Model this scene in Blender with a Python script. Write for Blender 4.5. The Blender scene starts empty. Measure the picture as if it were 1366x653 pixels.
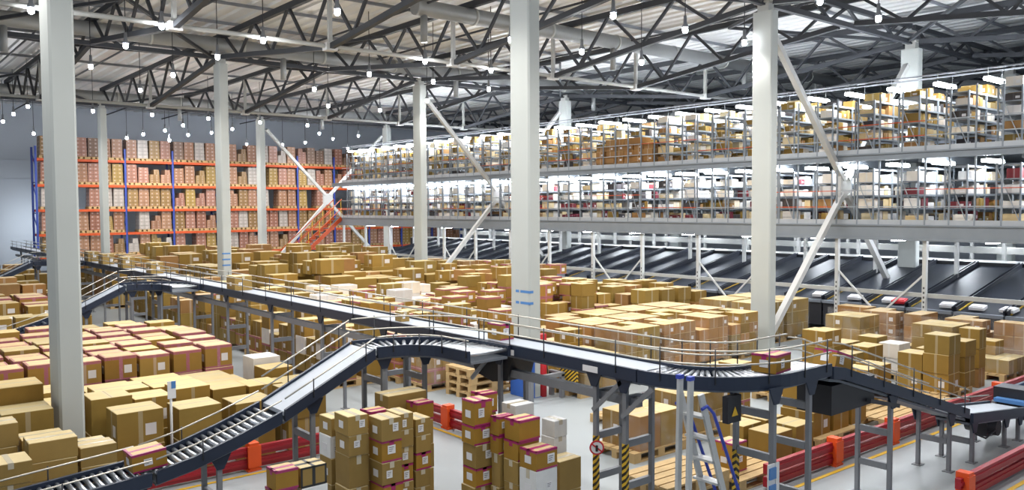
import bpy, bmesh, math, random
from mathutils import Vector, Matrix
rnd = random.Random(7)
C = bpy.context.scene.collection
EYE = 3.7

# ------------------------------------------------------------------ camera
FPX = 1098.0
def cam_axes():
    p, r, y = math.radians(2.605), math.radians(-0.283), math.radians(39.59)
    fw = Vector((math.sin(y)*math.cos(p), math.cos(y)*math.cos(p), -math.sin(p)))
    rt = Vector((math.cos(y), -math.sin(y), 0)); up = rt.cross(fw)
    return (math.cos(r)*rt + math.sin(r)*up, -math.sin(r)*rt + math.cos(r)*up, fw)
RT, UP, FW = cam_axes()
cam = bpy.data.cameras.new('camera'); co = bpy.data.objects.new('camera', cam); C.objects.link(co)
co.matrix_world = Matrix(((RT.x, UP.x, -FW.x, 0), (RT.y, UP.y, -FW.y, 0), (RT.z, UP.z, -FW.z, EYE), (0, 0, 0, 1)))
cam.sensor_width = 36; cam.lens = 36*FPX/1366; cam.clip_end = 300
bpy.context.scene.camera = co
def depth(p): return (Vector(p)-Vector((0, 0, EYE))).dot(FW)
def pix(p):
    q = Vector(p)-Vector((0, 0, EYE)); d = q.dot(FW)
    if d < .3: return None
    return 683+FPX*q.dot(RT)/d, 326.5-FPX*q.dot(UP)/d, d

# ------------------------------------------------------------------ materials
class NT:
    """a small helper to wire math nodes"""
    def __init__(s, m): s.nt = m.node_tree; s.n = s.nt.nodes; s.l = s.nt.links
    def new(s, t, **kw):
        x = s.n.new(t)
        for k, v in kw.items(): setattr(x, k, v)
        return x
    def put(s, sock, v):
        if isinstance(v, bpy.types.NodeSocket): s.l.new(v, sock)
        else: sock.default_value = v
    def m(s, op, a, b=0.0, c=None):
        x = s.new('ShaderNodeMath', operation=op); s.put(x.inputs[0], a); s.put(x.inputs[1], b)
        if c is not None: s.put(x.inputs[2], c)
        return x.outputs[0]
    def band(s, v, lo, hi):
        return s.m('MULTIPLY', s.m('GREATER_THAN', v, lo), s.m('LESS_THAN', v, hi))
    def mix(s, f, a, b):
        x = s.new('ShaderNodeMix', data_type='RGBA'); s.put(x.inputs[0], f)
        for i, v in ((6, a), (7, b)):
            if isinstance(v, bpy.types.NodeSocket): s.l.new(v, x.inputs[i])
            else: x.inputs[i].default_value = (*v, 1) if len(v) == 3 else v
        return x.outputs[2]
    def scale(s, col, f):
        x = s.new('ShaderNodeVectorMath', operation='SCALE'); s.put(x.inputs[0], col if isinstance(col, bpy.types.NodeSocket) else col[:3]); s.put(x.inputs[3], f)
        return x.outputs[0]
    def noise(s, vec, scale, detail=3.0):
        x = s.new('ShaderNodeTexNoise'); x.inputs['Scale'].default_value = scale; x.inputs['Detail'].default_value = detail
        if vec is not None: s.l.new(vec, x.inputs['Vector'])
        return x.outputs[0]
def base_mat(name):
    m = bpy.data.materials.new(name); m.use_nodes = True
    return m, NT(m), m.node_tree.nodes['Principled BSDF']
def mat(name, col, rough=.6, metal=0.0, var=.12, nscale=3.0, bump=0.0, bscale=30.0, spec=None):
    m, t, b = base_mat(name)
    tc = t.new('ShaderNodeTexCoord').outputs['Object']
    n = t.noise(tc, nscale)
    f = t.m('ADD', t.m('MULTIPLY', n, 2*var), 1-var)
    t.l.new(t.scale(col, f), b.inputs['Base Color'])
    b.inputs['Roughness'].default_value = rough; b.inputs['Metallic'].default_value = metal
    if spec is not None: b.inputs['Specular IOR Level'].default_value = spec
    if bump:
        bp = t.new('ShaderNodeBump'); bp.inputs['Strength'].default_value = bump; bp.inputs['Distance'].default_value = .02
        t.l.new(t.noise(tc, bscale), bp.inputs['Height']); t.l.new(bp.outputs[0], b.inputs['Normal'])
    return m
def emit(name, col, strength):
    m, t, b = base_mat(name)
    b.inputs['Base Color'].default_value = (.8, .8, .8, 1)
    b.inputs['Emission Color'].default_value = (*col, 1); b.inputs['Emission Strength'].default_value = strength
    return m

def carton_mats(style, board, tape, pink=None, lid=None):
    """side and lid materials of a carton: kraft board with packing tape, printed label and (on some) a coloured tape along the edges"""
    out = []
    for top in (0, 1):
        m, t, b = base_mat('%s carton %s' % (style, 'lid' if top else 'side'))
        uv = t.new('ShaderNodeSeparateXYZ'); t.l.new(t.new('ShaderNodeTexCoord').outputs['UV'], uv.inputs[0])
        u, v = uv.outputs[0], uv.outputs[1]
        oi = t.new('ShaderNodeObjectInfo').outputs['Random']; ri = t.new('ShaderNodeNewGeometry').outputs['Random Per Island']
        r = t.m('FRACT', t.m('ADD', oi, t.m('MULTIPLY', ri, 7.31)))
        r2 = t.m('FRACT', t.m('MULTIPLY', r, 17.7)); r3 = t.m('FRACT', t.m('MULTIPLY', r, 41.3))
        n = t.noise(t.new('ShaderNodeTexCoord').outputs['Object'], 5.0)
        f = t.m('ADD', t.m('MULTIPLY', r, .34), t.m('ADD', .70, t.m('MULTIPLY', n, .26)))
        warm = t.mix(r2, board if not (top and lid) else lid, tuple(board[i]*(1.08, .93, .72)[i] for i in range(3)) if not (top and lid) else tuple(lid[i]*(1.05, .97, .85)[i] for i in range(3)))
        col = t.scale(warm, f)
        if top:
            tp = t.band(v, .44, .56)
            col = t.mix(t.m('MULTIPLY', tp, .55), col, tape)
            col = t.mix(t.m('MULTIPLY', t.band(v, .492, .508), .6), col, tuple(c*.35 for c in board))
            if pink:
                e = t.m('MAXIMUM', t.m('LESS_THAN', v, .09), t.m('GREATER_THAN', v, .91))
                e = t.m('MAXIMUM', e, t.m('MAXIMUM', t.m('LESS_THAN', u, .05), t.m('GREATER_THAN', u, .95)))
                brk = t.m('GREATER_THAN', t.noise(t.new('ShaderNodeTexCoord').outputs['UV'], 14.0), .40)
                col = t.mix(t.m('MULTIPLY', t.m('MULTIPLY', e, brk), .8), col, pink)
        else:
            col = t.mix(t.m('MULTIPLY', t.m('MULTIPLY', t.band(u, .45, .55), t.m('GREATER_THAN', r3, .35)), .5), col, tape)
            if pink:
                e = t.m('MAXIMUM', t.m('GREATER_THAN', v, .87), t.m('LESS_THAN', v, .07))
                e = t.m('MAXIMUM', e, t.m('MULTIPLY', t.band(u, .44, .56), t.m('GREATER_THAN', r2, .5)))
                brk = t.m('GREATER_THAN', t.noise(t.new('ShaderNodeTexCoord').outputs['UV'], 16.0), .38)
                col = t.mix(t.m('MULTIPLY', t.m('MULTIPLY', e, brk), .75), col, pink)
            lab = t.m('MULTIPLY', t.band(u, .60, .84), t.band(v, .28, .62))
            col = t.mix(t.m('MULTIPLY', t.m('MULTIPLY', lab, t.m('GREATER_THAN', r3, .25 if pink else .72)), .85), col, (.72, .70, .70))
        t.l.new(col, b.inputs['Base Color']); b.inputs['Roughness'].default_value = .62; b.inputs['Specular IOR Level'].default_value = .3
        out.append(m)
    return out

M = {}
def setup_mats():
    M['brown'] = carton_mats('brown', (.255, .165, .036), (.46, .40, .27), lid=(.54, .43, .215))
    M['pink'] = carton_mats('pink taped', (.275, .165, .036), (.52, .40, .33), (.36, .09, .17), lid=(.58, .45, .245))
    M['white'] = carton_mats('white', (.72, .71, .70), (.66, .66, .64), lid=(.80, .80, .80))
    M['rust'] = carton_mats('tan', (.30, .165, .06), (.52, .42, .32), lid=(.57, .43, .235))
    M['dark'] = carton_mats('dark', (.05, .045, .05), (.10, .10, .10))
    M['cream'] = carton_mats('cream', (.62, .52, .33), (.66, .60, .48))
    M['red'] = carton_mats('dark red', (.16, .025, .04), (.40, .30, .30))
    M['floor'] = mat('painted concrete floor', (.33, .362, .378), .40, var=.16, nscale=.35, bump=.02)
    M['plaster'] = mat('painted column concrete', (.47, .49, .465), .7, var=.06, nscale=1.2)
    M['column_blue'] = mat('blue column paint', (.03, .11, .42), .5)
    M['wall'] = mat('wall panel', (.56, .60, .66), .7, var=.05, nscale=.3)
    M['steel_dark'] = mat('dark grey painted steel', (.035, .038, .045), .6, .0, var=.15)
    M['steel_pale'] = mat('pale grey painted steel', (.42, .42, .395), .5, var=.08)
    M['steel_white'] = mat('white painted steel', (.60, .60, .58), .45, var=.06)
    M['galv'] = mat('galvanised steel', (.42, .44, .46), .42, .35, var=.15)
    M['leg_grey'] = mat('grey stand paint', (.22, .23, .25), .5, .2, var=.1)
    M['deck'] = mat('grey mezzanine steel', (.23, .255, .28), .5, .2, var=.1)
    M['navy'] = mat('navy conveyor frame paint', (.022, .032, .058), .42, .1, var=.15, spec=.4)
    M['belt'] = mat('grey conveyor belt', (.40, .44, .50), .42, var=.05, nscale=1.5)
    M['belt_dark'] = mat('dark grey belt', (.15, .17, .20), .5, var=.08)
    M['chrome'] = mat('zinc roller steel', (.55, .58, .62), .28, .85, var=.08)
    M['rail_metal'] = mat('bare guide rail', (.60, .57, .50), .35, .6, var=.08)
    M['red_rail'] = mat('red barrier paint', (.33, .012, .022), .45, var=.12)
    M['orange'] = mat('orange barrier paint', (.78, .09, .012), .5, var=.08)
    M['rack_orange'] = mat('orange rack beam paint', (.55, .075, .012), .5, var=.1)
    M['rack_blue'] = mat('blue rack upright paint', (.03, .06, .30), .5, var=.1)
    M['wood'] = mat('pallet timber', (.50, .34, .155), .75, var=.25, nscale=6, bump=.2)
    M['chute'] = mat('black chute sheet', (.014, .017, .026), .5, .0, var=.45, nscale=1.2, spec=.35)
    M['black'] = mat('black plastic', (.012, .013, .018), .5)
    M['alu'] = mat('ladder aluminium', (.55, .56, .56), .4, .3)
    M['blue_bar'] = mat('blue handrail paint', (.03, .06, .42), .4)
    M['yellow'] = mat('yellow paint', (.70, .42, .02), .5)
    M['sign_red'] = mat('sign red', (.55, .02, .03), .5)
    M['sign_white'] = mat('sign white', (.75, .75, .75), .5)
    M['sign_blue'] = mat('sign blue', (.08, .22, .50), .5)
    M['paper'] = mat('label paper', (.74, .73, .74), .6, var=.04)
    M['tape_clear'] = mat('clear packing tape', (.56, .50, .38), .22, var=.1)
    M['tape_pink'] = mat('magenta packing tape', (.36, .025, .13), .3, var=.2, nscale=9)
    M['tape_black'] = mat('black strapping tape', (.02, .02, .02), .35)
    M['duct'] = mat('galvanised air duct', (.27, .275, .27), .45, .25, var=.08)
    M['tube'] = emit('fluorescent tube', (.86, .92, 1.0), TUBE_E)
    M['bulb'] = emit('lamp glow', (.92, .95, 1.0), BULB_E)
    M['slotted'] = slotted_mat()
    M['stripe'] = stripe_mat()
    M['roof'] = roof_mat()
    M['film'] = film_mat()
    M['load'] = load_mats()
    M['mesh'] = M['galv']
def stripe_mat():
    m, t, b = base_mat('yellow and black hazard tape')
    g = t.new('ShaderNodeSeparateXYZ'); t.l.new(t.new('ShaderNodeTexCoord').outputs['Object'], g.inputs[0])
    s = t.m('ADD', g.outputs[2], t.m('MULTIPLY', t.m('ADD', g.outputs[0], g.outputs[1]), .8))
    f = t.m('GREATER_THAN', t.m('FRACT', t.m('MULTIPLY', s, 13.0)), .5)
    t.l.new(t.mix(f, (.70, .44, .03), (.015, .015, .015)), b.inputs['Base Color']); b.inputs['Roughness'].default_value = .5
    return m
def slotted_mat():
    m, t, b = base_mat('slotted post steel')
    g = t.new('ShaderNodeSeparateXYZ'); t.l.new(t.new('ShaderNodeTexCoord').outputs['Object'], g.inputs[0])
    s = t.m('MULTIPLY', t.m('LESS_THAN', t.m('FRACT', t.m('MULTIPLY', g.outputs[2], 8.0)), .45), t.band(g.outputs[1], -.02, .02))
    t.l.new(t.mix(t.m('MULTIPLY', s, t.m('LESS_THAN', g.outputs[2], 1.6)), (.55, .55, .53), (.05, .05, .05)), b.inputs['Base Color']); b.inputs['Roughness'].default_value = .45
    return m
def roof_mat():
    m, t, b = base_mat('profiled roof sheet')
    g = t.new('ShaderNodeSeparateXYZ'); tc = t.new('ShaderNodeTexCoord').outputs['Object']; t.l.new(tc, g.inputs[0])
    n = t.noise(tc, .5)
    t.l.new(t.scale((.74, .735, .72), t.m('ADD', .82, t.m('MULTIPLY', n, .36))), b.inputs['Base Color'])
    b.inputs['Roughness'].default_value = .42; b.inputs['Metallic'].default_value = .15
    return m
def film_mat():
    m, t, b = base_mat('clear stretch film')
    b.inputs['Base Color'].default_value = (.9, .9, .9, 1); b.inputs['Roughness'].default_value = .18
    tr = t.new('ShaderNodeBsdfTransparent'); mx = t.new('ShaderNodeMixShader')
    tc = t.new('ShaderNodeTexCoord').outputs['Object']
    n = t.noise(tc, 3.5, 4)
    t.l.new(t.m('ADD', .01, t.m('MULTIPLY', t.m('POWER', n, 4.0), .8)), mx.inputs[0])
    bp = t.new('ShaderNodeBump'); bp.inputs['Strength'].default_value = .9; bp.inputs['Distance'].default_value = .04
    t.l.new(t.noise(tc, 9.0), bp.inputs['Height']); t.l.new(bp.outputs[0], b.inputs['Normal'])
    t.l.new(tr.outputs[0], mx.inputs[1]); t.l.new(b.outputs[0], mx.inputs[2])
    t.l.new(mx.outputs[0], m.node_tree.nodes['Material Output'].inputs[0])
    return m
def load_mats():
    """wrapped goods in the rack: the printed grid of the cartons inside one load"""
    out = []
    for nm, a, bcol in (('salmon', (.27, .125, .065), (.36, .20, .115)), ('brown', (.22, .12, .04), (.28, .17, .06)), ('ochre', (.27, .17, .04), (.34, .22, .06)), ('pale', (.34, .29, .25), (.42, .38, .34)), ('rose', (.25, .10, .06), (.34, .17, .12)), ('dull', (.15, .08, .045), (.20, .115, .07))):
        m, t, b = base_mat(nm + ' wrapped cartons')
        uv = t.new('ShaderNodeTexCoord').outputs['UV']
        g = t.new('ShaderNodeSeparateXYZ'); t.l.new(uv, g.inputs[0])
        oi = t.new('ShaderNodeObjectInfo').outputs['Random']
        fu = t.m('FRACT', t.m('MULTIPLY', g.outputs[0], 2.0)); fv = t.m('FRACT', t.m('MULTIPLY', g.outputs[1], 5.0))
        gap = t.m('MAXIMUM', t.m('LESS_THAN', fu, .06), t.m('LESS_THAN', fv, .09))
        lab = t.m('MULTIPLY', t.band(fu, .3, .62), t.band(fv, .35, .72))
        n = t.noise(t.new('ShaderNodeTexCoord').outputs['Object'], 4.0)
        col = t.scale(t.mix(oi, a, bcol), t.m('ADD', .75, t.m('MULTIPLY', n, .5)))
        col = t.mix(t.m('MULTIPLY', gap, .6), col, tuple(c*.3 for c in a))
        col = t.mix(t.m('MULTIPLY', lab, .45), col, (.62, .52, .48))
        t.l.new(col, b.inputs['Base Color']); b.inputs['Roughness'].default_value = .4
        out.append(m)
    return out

# ------------------------------------------------------------------ mesh helpers
class MB:
    """collects boxes, bars and tubes and links them as ONE mesh object"""
    def __init__(s): s.v = []; s.f = []; s.mi = []; s.uv = None; s.sm = []
    def face(s, idx, mi=0, sm=False): s.f.append(idx); s.mi.append(mi); s.sm.append(sm)
    def box(s, x0, x1, y0, y1, z0, z1, mi=0):
        o = len(s.v)
        s.v += [(x0, y0, z0), (x1, y0, z0), (x1, y1, z0), (x0, y1, z0), (x0, y0, z1), (x1, y0, z1), (x1, y1, z1), (x0, y1, z1)]
        for q in ((0, 3, 2, 1), (4, 5, 6, 7), (0, 1, 5, 4), (1, 2, 6, 5), (2, 3, 7, 6), (3, 0, 4, 7)):
            s.face([o+i for i in q], mi)
        return s
    def bar(s, a, b, w, h=None, mi=0, up=(0, 0, 1)):
        """a rectangular bar from a to b, w wide and h high"""
        a, b = Vector(a), Vector(b); h = h or w; d = (b-a).normalized(); u = Vector(up)
        if abs(d.dot(u)) > .98: u = Vector((1, 0, 0))
        sd = d.cross(u).normalized(); u = sd.cross(d).normalized(); o = len(s.v)
        for p in (a, b):
            for i, j in ((-1, -1), (1, -1), (1, 1), (-1, 1)): s.v.append(tuple(p+sd*(i*w/2)+u*(j*h/2)))
        for q in ((0, 1, 2, 3), (7, 6, 5, 4), (0, 4, 5, 1), (1, 5, 6, 2), (2, 6, 7, 3), (3, 7, 4, 0)): s.face([o+i for i in q], mi)
        return s
    def tube(s, pts, r, n=8, mi=0, closed=False):
        pts = [Vector(p) for p in pts]; o = len(s.v); N = len(pts); ref = None
        for k, p in enumerate(pts):
            d = (pts[min(k+1, N-1)]-pts[max(k-1, 0)]).normalized()
            if ref is None: ref = Vector((0, 0, 1)) if abs(d.z) < .9 else Vector((1, 0, 0))
            sd = d.cross(ref).normalized(); u = sd.cross(d).normalized()
            for i in range(n):
                a = 2*math.pi*i/n; s.v.append(tuple(p+sd*(r*math.cos(a))+u*(r*math.sin(a))))
        for k in range(N-1):
            for i in range(n):
                j = (i+1) % n; s.face([o+k*n+i, o+k*n+j, o+(k+1)*n+j, o+(k+1)*n+i], mi, True)
        s.face([o+i for i in reversed(range(n))], mi); s.face([o+(N-1)*n+i for i in range(n)], mi)
        return s
    def sweep(s, pts, prof, mi=0):
        """profile [(side, up)] carried along a path with horizontal side vectors"""
        pts = [Vector(p) for p in pts]; o = len(s.v); N = len(pts); n = len(prof)
        for k, p in enumerate(pts):
            d = pts[min(k+1, N-1)]-pts[max(k-1, 0)]; d.z = 0; d.normalize(); sd = Vector((d.y, -d.x, 0))
            for a, b in prof: s.v.append(tuple(p+sd*a+Vector((0, 0, b))))
        for k in range(N-1):
            for i in range(n):
                j = (i+1) % n; s.face([o+k*n+i, o+(k+1)*n+i, o+(k+1)*n+j, o+k*n+j], mi)
        s.face([o+i for i in range(n)], mi); s.face([o+(N-1)*n+i for i in reversed(range(n))], mi)
        return s
    def lathe(s, prof, n=16, c=(0, 0, 0), mi=0):
        o = len(s.v)
        for r, z in prof:
            for i in range(n):
                a = 2*math.pi*i/n; s.v.append((c[0]+r*math.cos(a), c[1]+r*math.sin(a), c[2]+z))
        for k in range(len(prof)-1):
            for i in range(n):
                j = (i+1) % n; s.face([o+k*n+i, o+k*n+j, o+(k+1)*n+j, o+(k+1)*n+i], mi, True)
        return s
    def mesh(s, name, mats):
        me = bpy.data.meshes.new(name); me.from_pydata(s.v, [], s.f)
        me.polygons.foreach_set('material_index', s.mi); me.polygons.foreach_set('use_smooth', s.sm)
        if s.uv is not None:
            ul = me.uv_layers.new(name='UVMap'); ul.data.foreach_set('uv', s.uv)
        for m in (mats if isinstance(mats, (list, tuple)) else [mats]): me.materials.append(m)
        me.update(); return me
    def build(s, name, mats, parent=None, loc=None, rz=0.0):
        return link(name, s.mesh(name, mats), parent, loc, rz)
KIDS = {}
def link(name, me, parent=None, loc=None, rz=0.0):
    o = bpy.data.objects.new(name, me); C.objects.link(o)
    if parent is not None: o.parent = parent; KIDS.setdefault(parent, []).append(o)
    if loc is not None: o.location = loc
    if rz: o.rotation_euler = (0, 0, rz)
    return o
def tag(o, label=None, cat=None, group=None, kind=None):
    for k, v in (('label', label), ('category', cat), ('group', group), ('kind', kind)):
        if v: o[k] = v
    return o
def thing(name, label, cat, loc=(0, 0, 0), rz=0.0, group=None):
    o = bpy.data.objects.new(name, None); C.objects.link(o); o.location = loc; o.rotation_euler = (0, 0, rz)
    o.empty_display_size = .2
    return tag(o, label, cat, group)
def copy_tree(o, loc=None, rz=None, label=None, group=None, parent=None):
    c = o.copy(); C.objects.link(c)
    if parent is not None: c.parent = parent; KIDS.setdefault(parent, []).append(c)
    if loc is not None: c.location = loc
    if rz is not None: c.rotation_euler = (0, 0, rz)
    if label: c['label'] = label
    if group: c['group'] = group
    for ch in KIDS.get(o, ()): copy_tree(ch, parent=c)
    return c
TUBE_E = 80.0
BULB_E = 260.0
SPOT_W = 310.0
WORLD_E = .7
EXPOSURE = -0.12
setup_mats()
XC = [2.36+8.07*k for k in range(-1, 5)]          # column lines
YC = [-3.8, 12.2, 28.2, 44.2]
XT = [2.36+4.035*k for k in range(-2, 10)]        # truss lines
HEAD, MID, TOP, DECK = 8.85, 8.0, 9.55, 9.85

# ------------------------------------------------------------------ the setting
tag(MB().box(-14, 46, -12, 56, -.2, 0).build('floor', M['floor']), kind='structure')
def roof():
    b = MB(); y = -12.0; o = 0; prof = []
    x = -14.0
    while x < 46:
        prof += [(x, DECK), (x+.22, DECK), (x+.27, DECK+.06), (x+.45, DECK+.06)]; x += .5
    n = len(prof)
    for yy in (-12, 56): b.v += [(p[0], yy, p[1]) for p in prof]
    for i in range(n-1): b.face([i, n+i, n+i+1, i+1])
    b.box(-14, 46, -12, 56, DECK+.12, DECK+.25)
    return tag(b.build('ceiling', M['roof']), kind='structure')
roof()
def wall_back():
    b = MB()
    b.box(-14, 46, 55.6, 55.9, 0, 9.97)
    for z in (2.2, 3.3, 4.4, 5.5, 6.6): b.box(-14, 46, 55.57, 55.62, z, z+.03)
    tag(b.build('wall_back', M['wall']), kind='structure')
wall_back()
tag(MB().box(45.7, 46, -12, 55.6, 0, 9.97).build('wall_right', M['wall']), kind='structure')

def column_mesh(blue=False):
    b = MB()
    sx, sy, c = .15, .285, .03
    def ring(z, x=sx, y=sy, k=c):
        o = len(b.v)
        b.v += [(-x+k, -y, z), (x-k, -y, z), (x, -y+k, z), (x, y-k, z), (x-k, y, z), (-x+k, y, z), (-x, y-k, z), (-x, -y+k, z)]
        return o
    lv = [ring(0), ring(HEAD-.22)]
    for p, q in zip(lv, lv[1:]):
        for i in range(8): b.face([p+i, p+(i+1) % 8, q+(i+1) % 8, q+i])
    b.face([lv[-1]+i for i in range(8)])
    return b
nm = {0: 'leftmost', 1: 'middle', 2: 'right'}
col_label = {(2.36, 12.2): 'white concrete column rising from low brown cartons beside the nearest rising conveyor',
             (10.43, 12.2): 'tall white concrete column with blue painted foot behind a metal hoop guard',
             (18.5, 12.2): 'white concrete column with pale braces behind the conveyor bend, plain foot',
             (26.57, 12.2): 'white column standing inside the mezzanine nearest the frame edge',
             (10.43, 28.2): 'white column behind the long conveyor with small blue stripes at belt height',
             (18.5, 28.2): 'white braced column in front of the mezzanine, among distant cartons',
             (10.43, 44.2): 'slim distant white column in front of the orange pallet racking, without brace',
             (18.5, 44.2): 'distant white braced column in front of the orange pallet racking',
             (26.57, 28.2): 'white column inside the mezzanine, second row back', (26.57, 44.2): 'white column inside the far end of the mezzanine',
             (34.64, 12.2): 'white column deep under the mezzanine near the black chutes', (34.64, 28.2): 'white column deep under the mezzanine, second row back'}
cm = column_mesh().mesh('column shaft', M['plaster'])
hm = MB().box(-.12, .12, -.16, .16, HEAD-.22, HEAD-.02).box(-.2, .2, -.22, .22, HEAD-.02, HEAD+.03)
hmm = hm.mesh('column head', M['steel_pale'])
COLS = [(x, y) for y in YC[1:] for x in (2.36, 10.43, 18.5, 26.57, 34.64) if (round(x, 2), y) in col_label]
for x, y in COLS:
    t = thing('concrete_column', col_label[(round(x, 2), y)], 'column', (x, y, 0)); t['kind'] = 'thing'
    link('shaft', cm, t); link('column_head', hmm, t)
    if (x, y) == (10.43, 12.2):
        tag(MB().box(-.156, -.02, -.292, .292, 0.01, 1.15).box(-.02, .156, -.292, -.286, .01, .02).build('painted_foot', M['column_blue'], t), 'blue painted foot of the column')
        for z in (1.83, 2.05): MB().box(-.153, -.05, -.288, -.02, z, z+.05).box(-.153, -.10, .02, .12, z, z+.05).build('level_mark', M['sign_blue'], t)
    if (x, y) == (10.43, 28.2):
        for z in (1.75, 1.95, 2.15): MB().box(-.153, .10, -.288, -.2, z, z+.05).build('level_mark', M['sign_blue'], t)

# braces between columns (they meet in the middle of the bay, at deck height)
def brace(x0, y, x1, lab, n):
    xm = (x0+x1)/2; zn = 4.25
    t = thing('cross_brace', lab, 'brace', (xm, y, zn))
    for sx in (-1, 1):
        dx = (x1-x0)/2-.34
        MB().bar((sx*.12, 0, .22), (sx*dx, 0, HEAD-.75-zn), .15, .15).build('brace_arm', M['steel_white'], t)
        MB().bar((sx*.12, 0, -.22), (sx*dx, 0, .35-zn), .15, .15).build('brace_arm', M['steel_white'], t)
    MB().box(-.3, .3, -.05, .05, -.32, .32).build('gusset_plate', M['steel_white'], t)
brace(18.5, 12.2, 26.57, 'pale crossed steel braces beside the column at the conveyor bend', 0)
brace(18.5, 28.2, 26.57, 'pale crossed steel braces beside the braced column in mid hall', 1)
brace(18.5, 44.2, 26.57, 'pale crossed steel braces beside the orange staircase', 2)

# roof trusses: straight top tube, a V of two tubes below that meets the white post at mid span
def truss_proto():
    t = thing('roof_truss', '', 'roof truss')
    L = 16.0
    MB().bar((0, 0, TOP), (0, L, TOP), .14, .18).build('top_chord', M['steel_dark'], t)
    for y0, y1 in ((.25, L/2), (L-.25, L/2)):
        MB().bar((0, y0, HEAD), (0, y1, MID), .14, .14).build('lower_chord', M['steel_dark'], t)
    k = 6
    zl = lambda y: HEAD+(MID-HEAD)*(1-abs(y-L/2)/(L/2))
    for i in range(k):
        ya = .4+(L-.8)*i/k; yb = .4+(L-.8)*(i+1)/k; ym = (ya+yb)/2
        MB().bar((0, ya, TOP), (0, ym, zl(ym)), .075).build('web_bar', M['steel_dark'], t)
        MB().bar((0, ym, zl(ym)), (0, yb, TOP), .075).build('web_bar', M['steel_dark'], t)
    MB().bar((0, L/2, MID), (0, L/2, TOP), .1).build('king_post', M['steel_pale'], t)
    MB().box(-.16, .16, L/2-.13, L/2+.13, MID-.1, MID+.1).build('node_plate', M['steel_white'], t)
    return t
tp = None
for j, y in enumerate(YC[:3]):
    for k, x in enumerate(XT):
        if x > 36 and j == 0: continue
        lab = ('dark tubular roof trusses of the %s bay with white posts at mid span' % ('nearest', 'second', 'farthest')[j])
        if tp is None: tp = truss_proto(); o = tp; o.location = (x, y, 0)
        else: o = copy_tree(tp, (x, y, 0))
        o['label'] = lab; o['group'] = 'roof trusses of the %s bay' % ('nearest', 'second', 'farthest')[j]; o['kind'] = 'thing'
# girders across, on the column lines
def girder_proto():
    t = thing('roof_girder', '', 'girder'); L = 8.07
    MB().bar((.1, 0, TOP-.2), (L-.1, 0, TOP-.2), .12, .14).build('top_chord', M['steel_dark'], t)
    MB().bar((.1, 0, HEAD), (L-.1, 0, HEAD), .14, .14).build('lower_chord', M['steel_dark'], t)
    for i in range(4):
        xa = .3+(L-.6)*i/4; xb = .3+(L-.6)*(i+1)/4; xm = (xa+xb)/2
        MB().bar((xa, 0, TOP-.2), (xm, 0, HEAD), .075).build('web_bar', M['steel_dark'], t)
        MB().bar((xm, 0, HEAD), (xb, 0, TOP-.2), .075).build('web_bar', M['steel_dark'], t)
    # sloping ties in plan that give the roof its crossed look
    MB().bar((.3, 0, HEAD), (L/2, 4.0, TOP-.1), .09).build('tie_bar', M['steel_dark'], t)
    MB().bar((L-.3, 0, HEAD), (L/2, 4.0, TOP-.1), .09).build('tie_bar', M['steel_dark'], t)
    MB().bar((.3, 0, HEAD), (L/2, -4.0, TOP-.1), .09).build('tie_bar', M['steel_dark'], t)
    MB().bar((L-.3, 0, HEAD), (L/2, -4.0, TOP-.1), .09).build('tie_bar', M['steel_dark'], t)
    return t
gp = None
for j, y in enumerate(YC[1:]):
    for x in XC:
        if gp is None: gp = girder_proto(); o = gp; o.location = (x, y, 0)
        else: o = copy_tree(gp, (x, y, 0))
        w = ('nearest', 'second', 'farthest')[j]
        o['label'] = 'dark zigzag girders with splayed ties over the %s row of columns' % w; o['group'] = 'girders over the %s column row' % w; o['kind'] = 'thing'
# white pipes along the mid span posts
for j, y in enumerate(YC[:3]):
    w = ('nearest', 'second', 'farthest')[j]
    o = MB().tube([(-10, y+8, MID+.02), (42, y+8, MID+.02)], .06).build('tie_pipe', M['steel_pale'])
    tag(o, 'long pale tie pipe joining the white truss posts of the %s bay' % w, 'pipe')
# purlins
yy = -10.0; k = 0
while yy < 54:
    o = MB().bar((-14, yy, DECK-.05), (45.6, yy, DECK-.05), .06, .09).build('roof_purlin', M['leg_grey'])
    tag(o, 'thin dark roof purlins crossing the hall under the roof sheets', 'purlin', 'roof purlins'); o['kind'] = 'thing'
    yy += 2.65 if yy < 30 else 5.3; k += 1
# small pipes running with the trusses
for i, x in enumerate((0.6, 5.2, 8.2, 12.9, 16.2, 21.2)):
    o = MB().tube([(x, -8, 9.35), (x, 54, 9.35)], .035, 6).build('sprinkler_pipe', M['steel_dark'])
    tag(o, 'thin dark sprinkler pipes running between the roof trusses', 'pipe', 'sprinkler pipes')
# air ducts
def duct(y, x0, x1, z, lab, outlets, r=.23):
    t = thing('air_duct', lab, 'duct', (x0, y, z))
    L = x1-x0
    MB().tube([(0, 0, 0), (.06, 0, 0), (L, 0, 0)], r, 20).build('duct_pipe', M['duct'], t)
    x = 2.0
    while x < L: MB().tube([(x, 0, 0), (x+.07, 0, 0)], r+.02, 20).build('duct_collar', M['steel_pale'], t); x += 3.0
    for xo in outlets:
        MB().tube([(xo-x0, 0, -r*.6), (xo-x0, 0, -.95)], .10, 12).build('outlet_pipe', M['duct'], t)
duct(27.75, -9, 36, 9.2, 'pale round air duct over the second row of columns', (4.0, 12.5, 20, 28))
duct(19.4, 12.6, 40, 9.25, 'pale round air duct with capped end in mid span of the second bay', (12.9, 20.5, 28))
duct(43.7, -9, 30, 9.2, 'pale round air duct over the farthest column row', (6, 14, 22))
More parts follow.
